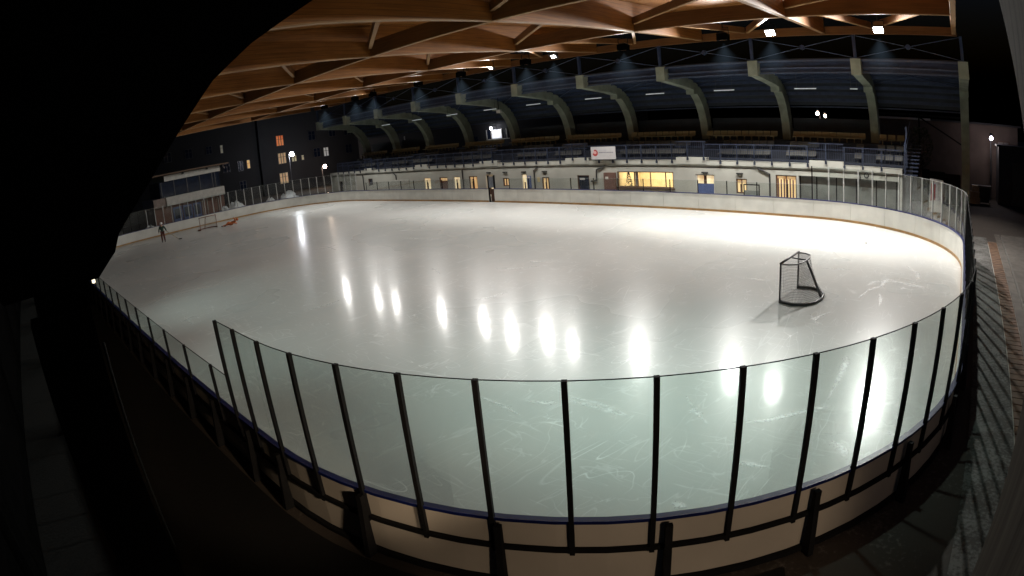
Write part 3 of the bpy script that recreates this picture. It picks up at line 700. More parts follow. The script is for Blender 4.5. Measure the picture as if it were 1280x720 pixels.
# railing along the stand front
rl = thing('stand_railing', 'dark blue steel railing along the front edge of the grandstand', 'railing', (0, 17.75, 2.7))
mb = MB(); x = -30.
rposts = []
while x < 27.1:
    up = any(a-.05 <= x <= b+.05 for a, b in RAISED)
    rposts.append((x, up)); x += 1.19
for x, up in rposts:
    zb_ = 2.9 if up else 2.68
    p = MB(); p.box(x-.03, x+.03, YW-.20, YW-.14, zb_, 4.12 if up else 3.94); p.box(x-.06, x+.06, YW-.215, YW-.135, zb_-.02, zb_+.16); p.build('rail_post', M['rail_steel'], rl)
def rail_run(a, b, zt, z0):
    q = MB(); q.box(a, b, YW-.19, YW-.15, zt-.04, zt+.005); q.box(a, b, YW-.18, YW-.16, z0, z0+.03); q.box(a, b, YW-.18, YW-.16, (zt+z0)/2+.1, (zt+z0)/2+.13)
    x = a+.1
    while x < b: q.box(x-.01, x+.01, YW-.178, YW-.162, z0+.03, zt-.04); x += .15
    q.build('rail_infill', M['rail_steel'], rl)
cur = -30.
for a, b in RAISED+[(27.2, 27.2)]:
    if a-cur > .1: rail_run(cur, a, 3.94, 2.98)
    if b > a: rail_run(a, b, 4.12, 3.16)
    cur = b
# dark end stair beside the stand
es = thing('stand_end_stair', 'dark blue steel stair frame at the right end of the grandstand', 'stair', (27.5, 19, 0))
mb = MB()
for y in (17.8, 19.2): mb.bar((27.42, y, 2.4), (27.42, y, 4.3 if y < 18 else 5.3), .09)
mb.build('stair_post', M['rail_steel'], es)
mb = MB(); mb.bar((27.42, 17.8, 4.25), (27.42, 22.5, 5.6), .06); mb.bar((27.42, 17.8, 3.7), (27.42, 22.5, 5.1), .05); mb.build('stair_handrail', M['rail_steel'], es)
mb = MB()
for i in range(9): mb.box(27.3, 28.2, 17.9+i*.5, 18.35+i*.5, 2.5+i*.2, 2.56+i*.2)
mb.build('stair_tread', M['rail_steel'], es)

# seats
RIBX = [31.1, 24.55, 18.05, 11.65, 5.2, -1.0, -7.35, -13.5, -19.6, -25.6, -31.7]
def seat_mesh(m):
    mb = MB(); prof = [(-.20, .36), (-.21, .40), (.0, .385), (.15, .40), (.20, .47), (.235, .62), (.245, .70), (.225, .72)]
    prof2 = [(y+.02, z-.03) if i < 4 else (y+.03, z-.01) for i, (y, z) in enumerate(prof)]
    w = [.24, .25, .252, .252, .252, .25, .245, .225]
    n = len(prof)
    vs = []
    for P in (prof, prof2):
        for (y, z), ww in zip(P, w): vs += [(-ww, y, z), (ww, y, z)]
    fs = [(2*i, 2*i+1, 2*i+3, 2*i+2) for i in range(n-1)] + [(2*n+2*i, 2*n+2*i+2, 2*n+2*i+3, 2*n+2*i+1) for i in range(n-1)]
    fs += [(2*i, 2*i+2, 2*n+2*i+2, 2*n+2*i) for i in range(n-1)] + [(2*i+1, 2*n+2*i+1, 2*n+2*i+3, 2*i+3) for i in range(n-1)]
    fs += [(0, 2*n, 2*n+1, 1), (2*n-2, 2*n-1, 4*n-1, 4*n-2)]
    mb.add(vs, fs); mb.box(-.03, .03, -.05, .08, 0, .36)
    return mb
rows = [(20.05, 2.80, 'front', 'seat_grey'), (20.95, 3.34, 'middle', 'seat_grey'), (21.85, 3.985, 'back', 'seat')]
for (y, z, rn, mm) in rows:
    proto = seat_mesh(mm).build('stadium_seat', M[mm])
    tag(proto, f'pale plastic seat in the {rn} row of the grandstand', 'seat', f'seats in the {rn} row of the stand')
    first = True
    for k in range(1, len(RIBX)-1):
        a, b = RIBX[k+1]+.78, RIBX[k]-.12
        if k == 1: continue
        n = int((b-a)/.52)
        for i in range(n):
            xx = a+(i+.5)*(b-a)/n
            if rn != 'back' and any(p-.1 < xx < q+.1 for p, q in RAISED): continue
            o = proto if first else proto.copy()
            if not first: C.objects.link(o)
            first = False; o.location = (xx, y, z+.02); o.rotation_euler = (0, 0, R(random.uniform(-3, 3)))
    a, b = 25.2, 27.0
    for (lo, hi) in ((18.05+1., 24.3), (25.2, 27.1)):
        n = int((hi-lo)/.52)
        for i in range(n):
            xx = lo+(i+.5)*(hi-lo)/n
            if rn != 'back' and any(p-.1 < xx < q+.1 for p, q in RAISED): continue
            o = proto.copy(); C.objects.link(o); o.location = (xx, y, z+.02); o.rotation_euler = (0, 0, R(random.uniform(-3, 3)))

# canopy of the stand
cp = thing('stand_canopy', 'grandstand canopy of curved pale green ribs and blue steel roof', 'canopy', (0, 22, 0))
rin = [(16.6, 8.16), (17.6, 8.05), (18.6, 7.95), (19.8, 7.84), (20.7, 7.70), (21.3, 7.42), (21.8, 7.02), (22.2, 6.52), (22.5, 5.98), (22.72, 5.35), (22.85, 4.6), (22.95, 4.0), (23.0, 0)]
rout = [(16.6, 9.0), (17.4, 8.98), (18.4, 8.78), (19.6, 8.58), (20.7, 8.36), (21.6, 8.06), (22.3, 7.62), (22.85, 7.05), (23.2, 6.4), (23.42, 5.7), (23.55, 4.9), (23.65, 4.2), (23.7, 0)]
for x in RIBX:
    mb = MB().strip_prism(rin, rout, 'x', x, x+.58); mb.box(x-.02, x+.6, 16.5, 16.98, 8.12, 9.06); mb.box(x-.015, x+.595, 20.75, 21.2, 7.36, 7.78)
    mb.build('canopy_rib', M['rib'], cp)
sh = rout[:9]
ro2 = [(y, z+.13) for y, z in sh]; ro3 = [(y+.02, z+.21) for y, z in sh]
MB().strip_prism(ro2[1:], ro3[1:], 'x', -32, 31.6).build('canopy_sheet', M['sheet'], cp)
def cz(y): return float(np.interp(y, [p[0] for p in rout], [p[1] for p in rout]))
for i, y in enumerate((17.7, 18.5, 19.3, 20.1, 20.9, 21.6, 22.2, 22.6, 22.95)):
    MB().box(-32, 31.5, y-.05, y+.05, cz(y)-.10, cz(y)+.125).build('canopy_purlin', M['blue'], cp)
for y, z in ((23.1, 6.72), (23.2, 6.42)):
    MB().box(-32, 31.5, y+.06, y+.12, z-.05, z+.05).build('canopy_purlin', M['blue'], cp)
MB().box(-32, 31.1, 16.64, 16.74, 8.93, 9.03).build('canopy_front_beam', M['blue_light'], cp)
MB().box(-32, 31.1, 17.02, 17.1, 8.54, 8.62).build('canopy_front_beam', M['blue_light'], cp)
MB().box(-32, 31.1, 17.02, 17.1, 8.25, 8.33).build('canopy_front_beam', M['blue_light'], cp)
MB().box(-32, 31.1, 17.14, 17.18, 8.36, 8.95).build('canopy_fascia', M['blue'], cp)
for k in range(1, len(RIBX)-1):
    if RIBX[k+1] < -7 and RIBX[k] > -14 and RIBX[k] < -7: continue
    pb = MB(); z = 4.12
    while z < 5.6: pb.box(RIBX[k+1]+.6, RIBX[k]-.02, 23.72, 23.76, z, z+.26).box(RIBX[k+1]+.6, RIBX[k]-.02, 23.70, 23.76, z+.262, z+.30); z += .302
    pb.build('canopy_back_panel', M['sheet'], cp)
# roof bracing lattice under the sheet
for k in range(len(RIBX)-1):
    xa, xb = RIBX[k+1]+.58, RIBX[k]
    for s in (0, 1):
        a, b = (xa, xb) if s else (xb, xa)
        MB().bar((a, 17.6, 8.72), (b, 21.6, 7.95), .05).build('canopy_brace', M['blue'], cp)
    # posts on the rib tips carrying the timber eave, with crossed rods and node plates
xp = [x+.29 for x in RIBX]
for x in xp: MB().box(x-.09, x+.09, 16.55, 16.73, 9.06, 10.46).build('eave_post', M['blue'], cp)
for a, b in zip(xp[1:], xp[:-1]):
    m_ = (a+b)/2
    for p, q in (((a+.1, 16.70, 10.4), (b-.1, 16.70, 9.12)), ((a+.1, 16.64, 9.12), (b-.1, 16.64, 10.4))):
        MB().tube([p, q], .024, 6).build('brace_rod', M['blue'], cp)
    MB().tube([(m_, 16.60, 9.76), (m_, 16.74, 9.76)], .16, 8).build('brace_node', M['blue'], cp)
# fluorescent tubes under the canopy
TX = [-22.6, -17.2, -11.9, -6.9, -1.9, 4.1, 9.5, 14.9, 20.7, 24.0]
for i, x in enumerate(TX):
    ln = .75 if x < 23 else .25
    t_ = thing('tube_lamp', f'thin white tube lamp under the stand canopy, {ordn[i] if i < 9 else "shortest"} from the pavilion side', 'lamp', (x, 20, 7.5), 'tube lamps under the canopy')
    mb = MB().box(x-ln-.05, x+ln+.05, 19.95, 20.05, 7.54, 7.60)
    for s in (-1, 1): mb.box(x+s*ln*.8-.01, x+s*ln*.8+.01, 19.99, 20.01, 7.6, cz(20.0)-.02)
    mb.build('lamp_tray', M['lamp_body'], t_); MB().tube([(x-ln, 20, 7.505), (x+ln, 20, 7.505)], .032, 8).build('lamp_tube', M['tube_on'], t_)
cb = thing('junction_box', 'small white box hanging under the stand canopy beside a tube lamp', 'box', (-5.9, 20, 7.2))
MB().box(-6.1, -5.65, 19.95, 20.15, 7.1, 7.4).build('box_body', M['white_band'], cb); MB().box(-5.9, -5.86, 20., 20.04, 7.4, cz(20.)-.02).build('box_hanger', M['steel'], cb)

# sign on the railing
sg = thing('sponsor_sign', 'white sign with round red emblem hung on the grandstand railing', 'sign', (6.2, 17.7, 2.95))
MB().box(5.15, 7.26, 17.68, 17.71, 2.95, 3.86).build('sign_board', M['sign'], sg)
def disc(cx, cz_, r0, r1, y, a0=0, a1=360, n=28):
    mb = MB(); vs = []
    for i in range(n+1):
        a = R(a0+(a1-a0)*i/n); vs += [(cx+r0*math.cos(a), y, cz_+r0*math.sin(a)), (cx+r1*math.cos(a), y, cz_+r1*math.sin(a))]
    return mb.add(vs, [(2*i, 2*i+1, 2*i+3, 2*i+2) for i in range(n)])
disc(5.52, 3.43, .0, .17, 17.676).build('emblem', M['sign_pink'], sg)
disc(5.52, 3.43, .13, .235, 17.673, -60, 120).build('emblem', M['sign_red'], sg)
disc(5.52, 3.43, .10, .245, 17.672, 195, 335).build('emblem', M['sign_red'], sg)
mb = MB()
xx = 5.85
for wd in (.09, .07, .10, .06, .09, .08, .11, .07, .10, .06, .09):
    mb.box(xx, xx+wd, 17.672, 17.677, 3.41, 3.475); xx += wd+.03
mb.build('lettering', M['sign_grey'], sg)
MB().box(5.85, 6.6, 17.672, 17.677, 3.60, 3.635).build('lettering', mat('sign_text_pale', (.45, .45, .5), .6), sg)
MB().box(6.1, 6.95, 17.672, 17.677, 3.22, 3.24).build('lettering', mat('sign_text_pale2', (.5, .5, .5), .6), sg)

# ------------------------------------------------------------------ pavilion and apartment blocks at the far end
pv = thing('rink_pavilion', 'two storey pavilion with white bands, dark upper glazing and red brown lower wall', 'pavilion', (-36, 1, 0))
def bx(n, m, *a, root=None): return MB().box(*a).build(n, m, root)
bx('lower_wall', M['red_wall'], -42, -36, -3.2, 5.5, 0, 2.55, root=pv)
bx('balcony_band', M['white_band'], -42, -35.4, -1.75, 5.5, 2.60, 3.55, root=pv)
bx('upper_wall', M['dark_glass'], -41.8, -36.2, -2.2, 5.3, 3.56, 5.3, root=pv)
bx('roof_band', M['white_band'], -42, -35.9, -1.6, 5.4, 5.30, 5.92, root=pv)
bx('roof', mat('pavilion_roof', (.14, .09, .06), .8), -42.6, -35.1, -3.4, 6.3, 5.98, 6.14, root=pv)
bx('side_band', mat('band_pink', (.30, .24, .21), .8), -42, -35.5, -3.3, -1.78, 2.6, 3.55, root=pv)
for y in (-2.0, -.4, 1.2, 2.8, 4.4, 4.75): bx('mullion', M['lamp_body'], -36.19, -36.12, y-.04, y+.04, 3.57, 5.29, root=pv)
for y0, y1 in ((-1.0, .1), (.25, 1.35), (1.5, 2.5)):
    d = bx('door', M['blue_panel'], -35.99, -35.9, y0, y1, .0, 2.3, root=pv); bx('door_glass', M['dark_glass'], -35.898, -35.88, y0+.15, y1-.15, 1.0, 2.1, root=d)
for y in (2.7, 3.3, 4.0, 4.7): bx('wall_strip', M['frame_white'], -35.99, -35.93, y, y+.05, 0, 2.4, root=pv)
for y in (.6, 3.6): bx('gutter_hook', M['pipe'], -35.89, -35.7, y, y+.25, 5.75, 5.97, root=pv)

def window_set(root, X, y0, y1, z0, z1, m, n=3, fm=None, name='window'):
    mb = MB(); w = .07
    mb.box(X, X+.08, y0-w, y0, z0-w, z1+w); mb.box(X, X+.08, y1, y1+w, z0-w, z1+w); mb.box(X, X+.08, y0, y1, z1, z1+w); mb.box(X, X+.08, y0, y1, z0-w, z0)
    for i in range(1, n): 
        yy = y0+(y1-y0)*i/n; mb.box(X, X+.07, yy-.05, yy+.05, z0, z1)
    mb.box(X, X+.06, y0, y1, z0+(z1-z0)*.62, z0+(z1-z0)*.62+.05)
    f = mb.build(name, fm or M['lamp_body'], root); MB().box(X+.004, X+.03, y0, y1, z0, z1).build('pane', m, f)
    return f
ap = thing('apartment_building', 'grey apartment block with a column of three lit windows behind the distant street lamp', 'building', (-62, 30, 0))
bx('wall', M['bld_b'], -72, -58, 20.4, 46, 0, 19, root=ap); bx('roof', M['kiosk'], -72.4, -57.6, 20.0, 46.4, 19.02, 19.5, root=ap)
X = -57.995
window_set(ap, X, 23.5, 24.75, 7.6, 9.2, M['win_orange']); window_set(ap, X, 23.55, 24.9, 4.7, 6.35, M['win_amber']); window_set(ap, X, 23.45, 24.9, 1.5, 3.15, M['win_amber'])
window_set(ap, X, 26.0, 26.8, 4.75, 5.7, M['win_dim'], 2); window_set(ap, X, 27.8, 28.2, 4.75, 5.5, M['win_dim'], 1); window_set(ap, X, 32.1, 33.0, 4.8, 6.2, emit_mat('win_grey', (.9, .9, .85), .18), 2)
for y, z in ((29.5, 7.8), (33.5, 8.0), (36.5, 4.8), (36.5, 7.9), (30.2, 4.9), (39.5, 4.9), (39.5, 7.9)): window_set(ap, X, y, y+1.2, z, z+1.4, M['dark_glass'], 2)
a2 = thing('apartment_building', 'darker grey apartment block with mostly dark windows behind the pavilion', 'building', (-62, 8, 0))
bx('wall', M['bld_a'], -72, -58.6, -14, 20.36, 0, 17, root=a2); bx('roof', M['kiosk'], -72.4, -58.2, -14.4, 20.3, 17.02, 17.5, root=a2)
X = -58.595
window_set(a2, X, 18.2, 18.65, 4.85, 6.1, emit_mat('win_yellow', (1., .55, .18), .5, .5, (1, 4, 1.5)), 1); window_set(a2, X, 16.6, 17.4, 4.7, 6.1, M['dark_glass'], 2); window_set(a2, X, 16.6, 17.6, 1.6, 3., M['dark_glass'], 2)
window_set(a2, X, 11.5, 12.4, 8.1, 9.2, M['dark_glass'], 2); window_set(a2, X, 13.9, 14.3, 7.9, 9.1, emit_mat('win_faint', (.9, .8, .6), .05), 1)
for y, z in ((8, 8.), (8, 4.9), (4.5, 8.), (0.5, 8.), (14, 4.9)): window_set(a2, X, y, y+1.1, z, z+1.3, M['dark_glass'], 2)
# building seen through the stand
b3 = thing('rear_building', 'low dark building with a bright strip window seen under the stand canopy', 'building', (-20, 36, 0))
bx('wall', M['bld_a'], -50, -5, 34, 44, 0, 7.2, root=b3); bx('roof', M['kiosk'], -50.4, -4.6, 33.7, 44.4, 7.22, 7.5, root=b3)
mb = MB()
for x in (-21.5, -20.7, -19.0, -18.2): mb.box(x-.06, x+.06, 33.9, 33.995, 4.6, 5.8)
mb.box(-21.6, -17.8, 33.9, 33.995, 4.55, 4.65); f = mb.build('window', M['frame_white'], b3); MB().box(-20.6, -19.1, 33.93, 33.99, 4.7, 5.75).build('pane', emit_mat('win_white', (.85, .88, .95), .75), f); MB().box(-21.44, -20.76, 33.95, 33.99, 4.66, 5.75).build('pane', M['dark_glass'], f)
MB().box(-37.9, -37.75, 33.9, 33.99, 4.4, 6.2).build('downpipe', M['frame_white'], b3); MB().box(-24.5, -23.2, 33.92, 33.99, 4.4, 5.1).build('window', M['dark_glass'], b3)

# street lamps
def street_lamp(x, y, z, label, m, arm=(0, -1), power=0, col=(1, 1, 1), head=.32, aim=None, cone=44):
    r_ = thing('street_lamp', label, 'street lamp', (x, y, 0))
    ax, ay = arm
    MB().tube([(x-ax*.9, y-ay*.9, 0), (x-ax*.9, y-ay*.9, z-.4)], [.09, .055]).build('pole', M['lamp_body'], r_)
    MB().tube([(x-ax*.9, y-ay*.9, z-.4), (x-ax*.6, y-ay*.6, z+.02), (x-ax*.1, y-ay*.1, z+.12)], .04).build('arm', M['lamp_body'], r_)
    hd = MB(); hd.tube([(x-ax*.25, y-ay*.25, z+.10), (x, y, z+.11), (x+ax*.35, y+ay*.35, z+.09)], [.06, .15, .07]); hd.build('lamp_head', M['lamp_body'], r_)
    c = (x+ax*.06, y+ay*.06, z-.03)
    mb = MB(); mb.tube([(c[0], c[1], c[2]+head*(q-.72)) for q in (-.72, -.62, -.35, 0, .35, .62, .72)], [head*.1, head*.42, head*.66, head*.75, head*.66, head*.42, head*.1], 12); mb.build('lamp_bulb', m, r_, smooth=True)
    if power:
        ld = bpy.data.lights.new('bulb', 'SPOT' if aim else 'POINT'); ld.energy = power; ld.color = col; ld.shadow_soft_size = .3
        lo = bpy.data.objects.new('bulb', ld); C.objects.link(lo); lo.location = (ax*.06, ay*.06, z-.32-head); lo.parent = r_
        if aim:
            ld.spot_size = R(cone); ld.spot_blend = .5; lo.rotation_euler = (Vector(aim)-Vector((x, y, z-.32))).to_track_quat('-Z', 'Y').to_euler()
    return r_
street_lamp(-50, 22.05, 6.25, 'bright white street lamp in front of the lit apartment windows', M['street_on'], (1, 0), 350, (.9, .93, 1.), .44)
street_lamp(-52, 28.6, 3.55, 'warm white street lamp low beside the left end of the grandstand', M['warm_on'], (1, 0), 60, (1., .7, .5), .38)
street_lamp(-19.9, 33.2, 6.12, 'single white lamp above the bright strip window seen under the canopy', M['street_on'], (0, -1), 0, head=.22)
street_lamp(16.6, 40, 6.35, 'left one of the twin lamps glowing between two ribs above the seats', M['warm_on'], (0, -1), 0, head=.22)
street_lamp(17.15, 41, 6.1, 'right one of the twin lamps glowing between two ribs above the seats', M['warm_on'], (0, -1), 0, head=.18)
street_lamp(33.85, 31.8, 5.02, 'violet white street lamp on a pale pole beside the dark kiosk', M['violet_on'], (0, -1), 75, (.85, .75, .7), .20)

# snow heaps behind the far boards
def heap(x, y, rx, ry, h, label):
    n = 18; mb = MB(); vs = []; fs = []
    rnd = random.Random(int(y*100))
    for i in range(7):
        f = i/6
        for k in range(n):
            a = 2*math.pi*k/n; j = 1+rnd.uniform(-.3, .25)
            vs.append((x+rx*math.cos(a)*math.cos(f*1.5)*j, y+ry*math.sin(a)*math.cos(f*1.5)*j, h*math.sin(f*math.pi/2)*(.8+rnd.uniform(-.22, .22))))
    for i in range(6):
        for k in range(n): fs.append((i*n+k, i*n+(k+1) % n, (i+1)*n+(k+1) % n, (i+1)*n+k))
    fs.append(tuple(6*n+k for k in range(n)))
    o = mb.add(vs, fs).build('snow_heap', M['snow'], smooth=True); tag(o, label, 'snow heap', 'snow heaps behind the far boards'); return o
heap(-33.2, 4.4, 1.0, .9, 1.45, 'small heap of shovelled snow behind the boards near the pavilion corner')
heap(-33.3, 5.9, 1.2, 1.3, 1.75, 'wide lumpy heap of shovelled snow behind the far boards beside the pavilion')
heap(-33.2, 10.2, 1.1, .8, 1.4, 'low heap of snow behind the glass below the lit apartment windows')
heap(-32.9, 12.6, 1.1, 1.2, 1.75, 'bright snow heap behind the curved far corner glass')
heap(-33.0, -4.6, 1.0, .8, 1.3, 'small heap of snow behind the boards near the standing skater')

# ------------------------------------------------------------------ right hand side
rw = thing('brick_outbuilding', 'dark brick building with pale roof edge beyond the end of the grandstand', 'building', (29, 36, 0))
bx('wall', M['brick'], 23.5, 36.5, 34.0, 42, 0, 5.85, root=rw); bx('roof', M['white_band'], 23.3, 28.4, 33.7, 42.2, 5.87, 6.02, root=rw); bx('roof', M['kiosk'], 28.42, 36.8, 33.7, 42.2, 5.87, 6.0, root=rw)
window_set(rw, 0, 0, 0, 0, 0, M['dark_glass']) if False else None
mb = MB(); mb.box(34.5, 35.7, 33.92, 33.99, 3.9, 4.7); f = mb.build('window', M['frame_dark'], rw); MB().box(34.6, 35.1, 33.9, 33.915, 4., 4.6).build('pane', mat('pane_dull', (.22, .2, .18), .4), f); MB().box(35.15, 35.6, 33.9, 33.915, 4., 4.6).build('pane', mat('pane_dull2', (.20, .18, .17), .4), f)
fn = thing('dark_fence', 'dark solid fence panels beside the end of the grandstand', 'fence', (29, 27, 0))
for i in range(3): bx('fence_panel', M['concrete_dark'], 27.3+i*1.25, 28.5+i*1.25, 26.96, 27.02, .05, 2.35-.1*i, root=fn)
for i in range(4): bx('fence_post', M['steel'], 27.22+i*1.25, 27.29+i*1.25, 26.94, 27.04, 0, 2.4-.1*i, root=fn)
bs = thing('steel_bracing', 'dark steel bracing frame between the last canopy rib and the stand end', 'bracing', (29, 25, 0))
mb = MB().bar((27.9, 25.5, 2.4), (27.9, 25.5, 6.2), .12); mb.build('brace_post', M['steel'], bs); MB().bar((27.9, 25.5, 6.0), (31.1, 25.5, 4.3), .10).build('brace_diagonal', M['steel'], bs); MB().bar((24.9, 25.5, 6.15), (31.1, 25.5, 6.1), .14).build('brace_beam', M['steel'], bs)
bu = thing('bush', 'dark bare bush at the end of the grandstand seats', 'bush', (28.0, 24, 2.4))
mb = MB()
for i in range(7): mb.tube([(28.0+random.uniform(-.1, .1), 24, 2.0), (28+random.uniform(-.5, .5), 24+random.uniform(-.4, .4), 4.2)], [.04, .012], 5)
mb.build('stem', M['frame_dark'], bu)
mb = MB()
for i in range(900):
    a = random.uniform(0, 6.28); q = random.random()**.5; h = random.random()
    c = Vector((28.0+.95*q*math.cos(a)*(.5+math.sin(h*2.9)*.6), 24+.8*q*math.sin(a), 2.6+2.7*h)); d = Vector((random.uniform(-1, 1), random.uniform(-1, 1), random.uniform(-1, 1)))*.09; e = Vector((random.uniform(-1, 1), random.uniform(-1, 1), random.uniform(-1, 1)))*.06
    mb.add([c-d, c+e, c+d, c-e], [(0, 1, 2, 3)])
mb.build('foliage', M['bush'], bu)
kk = thing('kiosk', 'plain dark kiosk with a flat roof at the edge of the lane', 'kiosk', (36, 32, 0))
bx('wall', M['kiosk'], 34.4, 39, 30.2, 33.5, 0, 4.3, root=kk); bx('roof', M['kiosk'], 34.2, 39.2, 30.0, 33.7, 4.32, 4.45, root=kk); bx('door', M['black_plastic'], 35.6, 36.8, 30.12, 30.19, 0, 3.2, root=kk)
for i, (x, y, z, w, lb) in enumerate(((32.3, 29.2, .45, .75, 'pale cardboard crate, lower one of the pile beside the pole'), (32.35, 29.2, .91, .6, 'pale cardboard crate, top one of the pile beside the pole'))):
    o = thing('crate', lb, 'crate', (x, y, z), 'crates piled by the pole')
    mb = MB(); h = .42; mb.box(x-w/2, x+w/2, y-.3, y+.3, z, z+h); mb.build('crate_body', M['crate'], o); MB().box(x-w/2-.02, x+w/2+.02, y-.32, y+.32, z+h+.002, z+h+.03).build('lid', M['white_band'], o)
pl = thing('pallet', 'wooden pallet under the pale crates beside the pole', 'pallet', (32.3, 29.2, 0)); mb = MB()
for i in range(4): mb.box(31.85+i*.24, 32.03+i*.24, 28.8, 29.6, .40, .445)
mb.box(31.85, 32.75, 28.82, 28.9, 0, .4); mb.box(31.85, 32.75, 29.5, 29.58, 0, .4); mb.build('pallet_boards', M['crate'], pl)
bn = thing('waste_bin', 'large black wheeled bin standing beside the lamp pole', 'bin', (33.1, 29.4, 0))
mb = MB(); mb.add([(33.1+sx*a, 29.4+sy*b, z) for z, a, b in ((.15, .42, .36), (1.25, .55, .48)) for sx, sy in ((-1, -1), (1, -1), (1, 1), (-1, 1))], [(0, 1, 2, 3), (4, 5, 6, 7)]+[(i, (i+1) % 4, (i+1) % 4+4, i+4) for i in range(4)]); mb.build('bin_body', M['black_plastic'], bn)
MB().box(32.52, 33.68, 28.88, 29.92, 1.26, 1.36).build('lid', M['black_plastic'], bn)
for sx in (-1, 1): MB().tube([(33.1+sx*.46, 29.0, .12), (33.1+sx*.52, 29.0, .12)], .12, 12).build('wheel', M['black_plastic'], bn)
clo = thing('banner_board', 'red and white banner board leaning behind the corner glass', 'banner', (29.2, 22.2, 0))
MB().add([(28.75, 22., .0), (29.7, 22.2, .0), (29.75, 22.6, 2.0), (28.8, 22.4, 2.1), (28.75, 22.06, .0), (29.7, 22.26, .0), (29.75, 22.66, 2.0), (28.8, 22.46, 2.1)], [(0, 1, 2, 3), (4, 7, 6, 5), (0, 4, 5, 1), (1, 5, 6, 2), (2, 6, 7, 3), (3, 7, 4, 0)]).build('board', M['cloth_white'], clo)
MB().add([(28.85, 22.13, .7), (29.2, 22.2, .75), (29.22, 22.37, 1.75), (28.88, 22.34, 1.8)], [(0, 1, 2, 3)]).build('red_field', M['cloth_red'], clo)

# paving on the right
sl = MB(); 
sl.add([(31.55, -30, .006), (32.58, -30, .006), (32.58, 14.5, .006), (31.55, 14.5, .006)], [(0, 1, 2, 3)])
o = sl.build('snowy_path', M['slab']); tag(o, kind='structure')
mb = MB(); y = -14.
mb2 = MB().box(32.585, 33.12, -16, 13, -.015, .012)
while y < 13:
    mb.box(32.60, 33.10, y+.02, y+.32, .013, .035); y += .345
o = mb.build('paving', M['paver']); tag(o, kind='structure'); o = mb2.build('paving_bed', M['joint']); tag(o, kind='structure')
o = MB().add([(33.13, -30, .004), (33.46, -30, .004), (33.46, 16, .004), (33.13, 16, .004)], [(0, 1, 2, 3)]).build('pavement', M['grey_slab']); tag(o, kind='structure')
o = MB().box(33.465, 33.54, -30, 15, -.01, .07).build('kerb', M['kerb']); tag(o, kind='structure')
o = MB().add([(33.545, -30, .004), (36.5, -30, .004), (36.5, 16, .004), (33.545, 16, .004)], [(0, 1, 2, 3)]).build('lane', M['grey_slab']); tag(o, kind='structure')
o = MB().add([(-30, 15.6, .005), (27.2, 15.6, .005), (27.2, 17.98, .005), (-30, 17.98, .005)], [(0, 1, 2, 3)]).build('walkway', M['grey_slab']); tag(o, kind='structure')

# ------------------------------------------------------------------ goals
def goal(cx, cy, ang, label, pm, nm, s=1.):
    root = thing('hockey_goal', label, 'goal', (cx, cy, 0))
    T = Matrix.Translation((cx, cy, 0)) @ Matrix.Rotation(ang, 4, 'Z')
    def w(p): return T @ Vector(p)
    hw, hh = .915, 1.22
    tube = lambda pts, r, nme, n=10: MB().tube([w(p) for p in pts], r, n).build(nme, pm, root, smooth=True)
    for y in (-hw, hw): tube([(0, y, 0), (0, y, hh)], .030, 'goal_post')
    tube([(0, -hw-.02, hh), (0, hw+.02, hh)], .036, 'crossbar')
    base = [(0, -hw, .05), (.45, -hw-.12, .05), (.85, -hw+.05, .05), (1.08, -.45, .05), (1.14, 0, .05), (1.08, .45, .05), (.85, hw-.05, .05), (.45, hw+.12, .05), (0, hw, .05)]
    top = [(0, -hw, hh-.02), (.25, -hw+.02, hh-.02), (.47, -hw+.18, hh-.02), (.56, -.4, hh-.02), (.58, 0, hh-.02), (.56, .4, hh-.02), (.47, hw-.18, hh-.02), (.25, hw-.02, hh-.02), (0, hw, hh-.02)]
    tube(base, .046, 'base_frame'); tube(top, .022, 'top_frame')
    tube([(.58, 0, hh-.03), (1.12, 0, .06)], .040, 'back_strut'); tube([(0, 0, hh), (.58, 0, hh-.02)], .018, 'top_bar')
    # net: side/back wall between the top and the base frame, and the roof of the goal
    mb = MB(); uv = []; nz = 6
    fine = lambda P: [tuple(np.interp(t, range(9), [p[k] for p in P])) for t in np.linspace(0, 8, 33) for k in ()] 
    def dens(P):
        out = []
        for t in np.linspace(0, 8, 33): out.append(tuple(float(np.interp(t, range(9), [p[k] for p in P])) for k in range(3)))
        return out
    Bq, Tq = dens(base), dens(top)
    vs = []; uvs = []; u = 0
    for i in range(33):
        if i: u += (Vector(Bq[i])-Vector(Bq[i-1])).length
        for j in range(nz+1):
            f = j/nz; sag = -.10*math.sin(f*math.pi)*(0 if i in (0, 32) else 1)
            p = Vector(Bq[i]).lerp(Vector(Tq[i]), f); nrm = Vector((p.x-.2, p.y, 0)); nrm = nrm.normalized() if nrm.length > 0 else nrm
            vs.append(w(p+nrm*sag*.8)); uvs.append((u, f*1.25))
    fs = [(i*(nz+1)+j, (i+1)*(nz+1)+j, (i+1)*(nz+1)+j+1, i*(nz+1)+j+1) for i in range(32) for j in range(nz)]
    o0 = len(vs)
    for i in range(33):
        for f in (0, 1):
            p = Vector(Tq[i]) if f == 0 else Vector((.0, Tq[i][1], hh-.02)); vs.append(w(p)); uvs.append((p.x, p.y))
    fs += [(o0+2*i, o0+2*i+1, o0+2*i+3, o0+2*i+2) for i in range(32)]
    me = bpy.data.meshes.new('net'); me.from_pydata([tuple(v) for v in vs], [], fs); me.materials.append(nm)
    ul = me.uv_layers.new(name='UVMap')
    for lp in me.loops: ul.data[lp.index].uv = uvs[lp.vertex_index]
    o = bpy.data.objects.new('net', me); C.objects.link(o); o.parent = root; o.matrix_parent_inverse = Matrix.Translation(-root.location)
    return root
goal(25.30, -.15, R(-2), 'dark framed hockey goal with net standing alone on the bright ice', M['goal'], M['net'])
goal(-26.17, -.06, R(180+4), 'distant hockey goal with reddish frame in front of the end boards', M['goal_red'], M['net_white'])
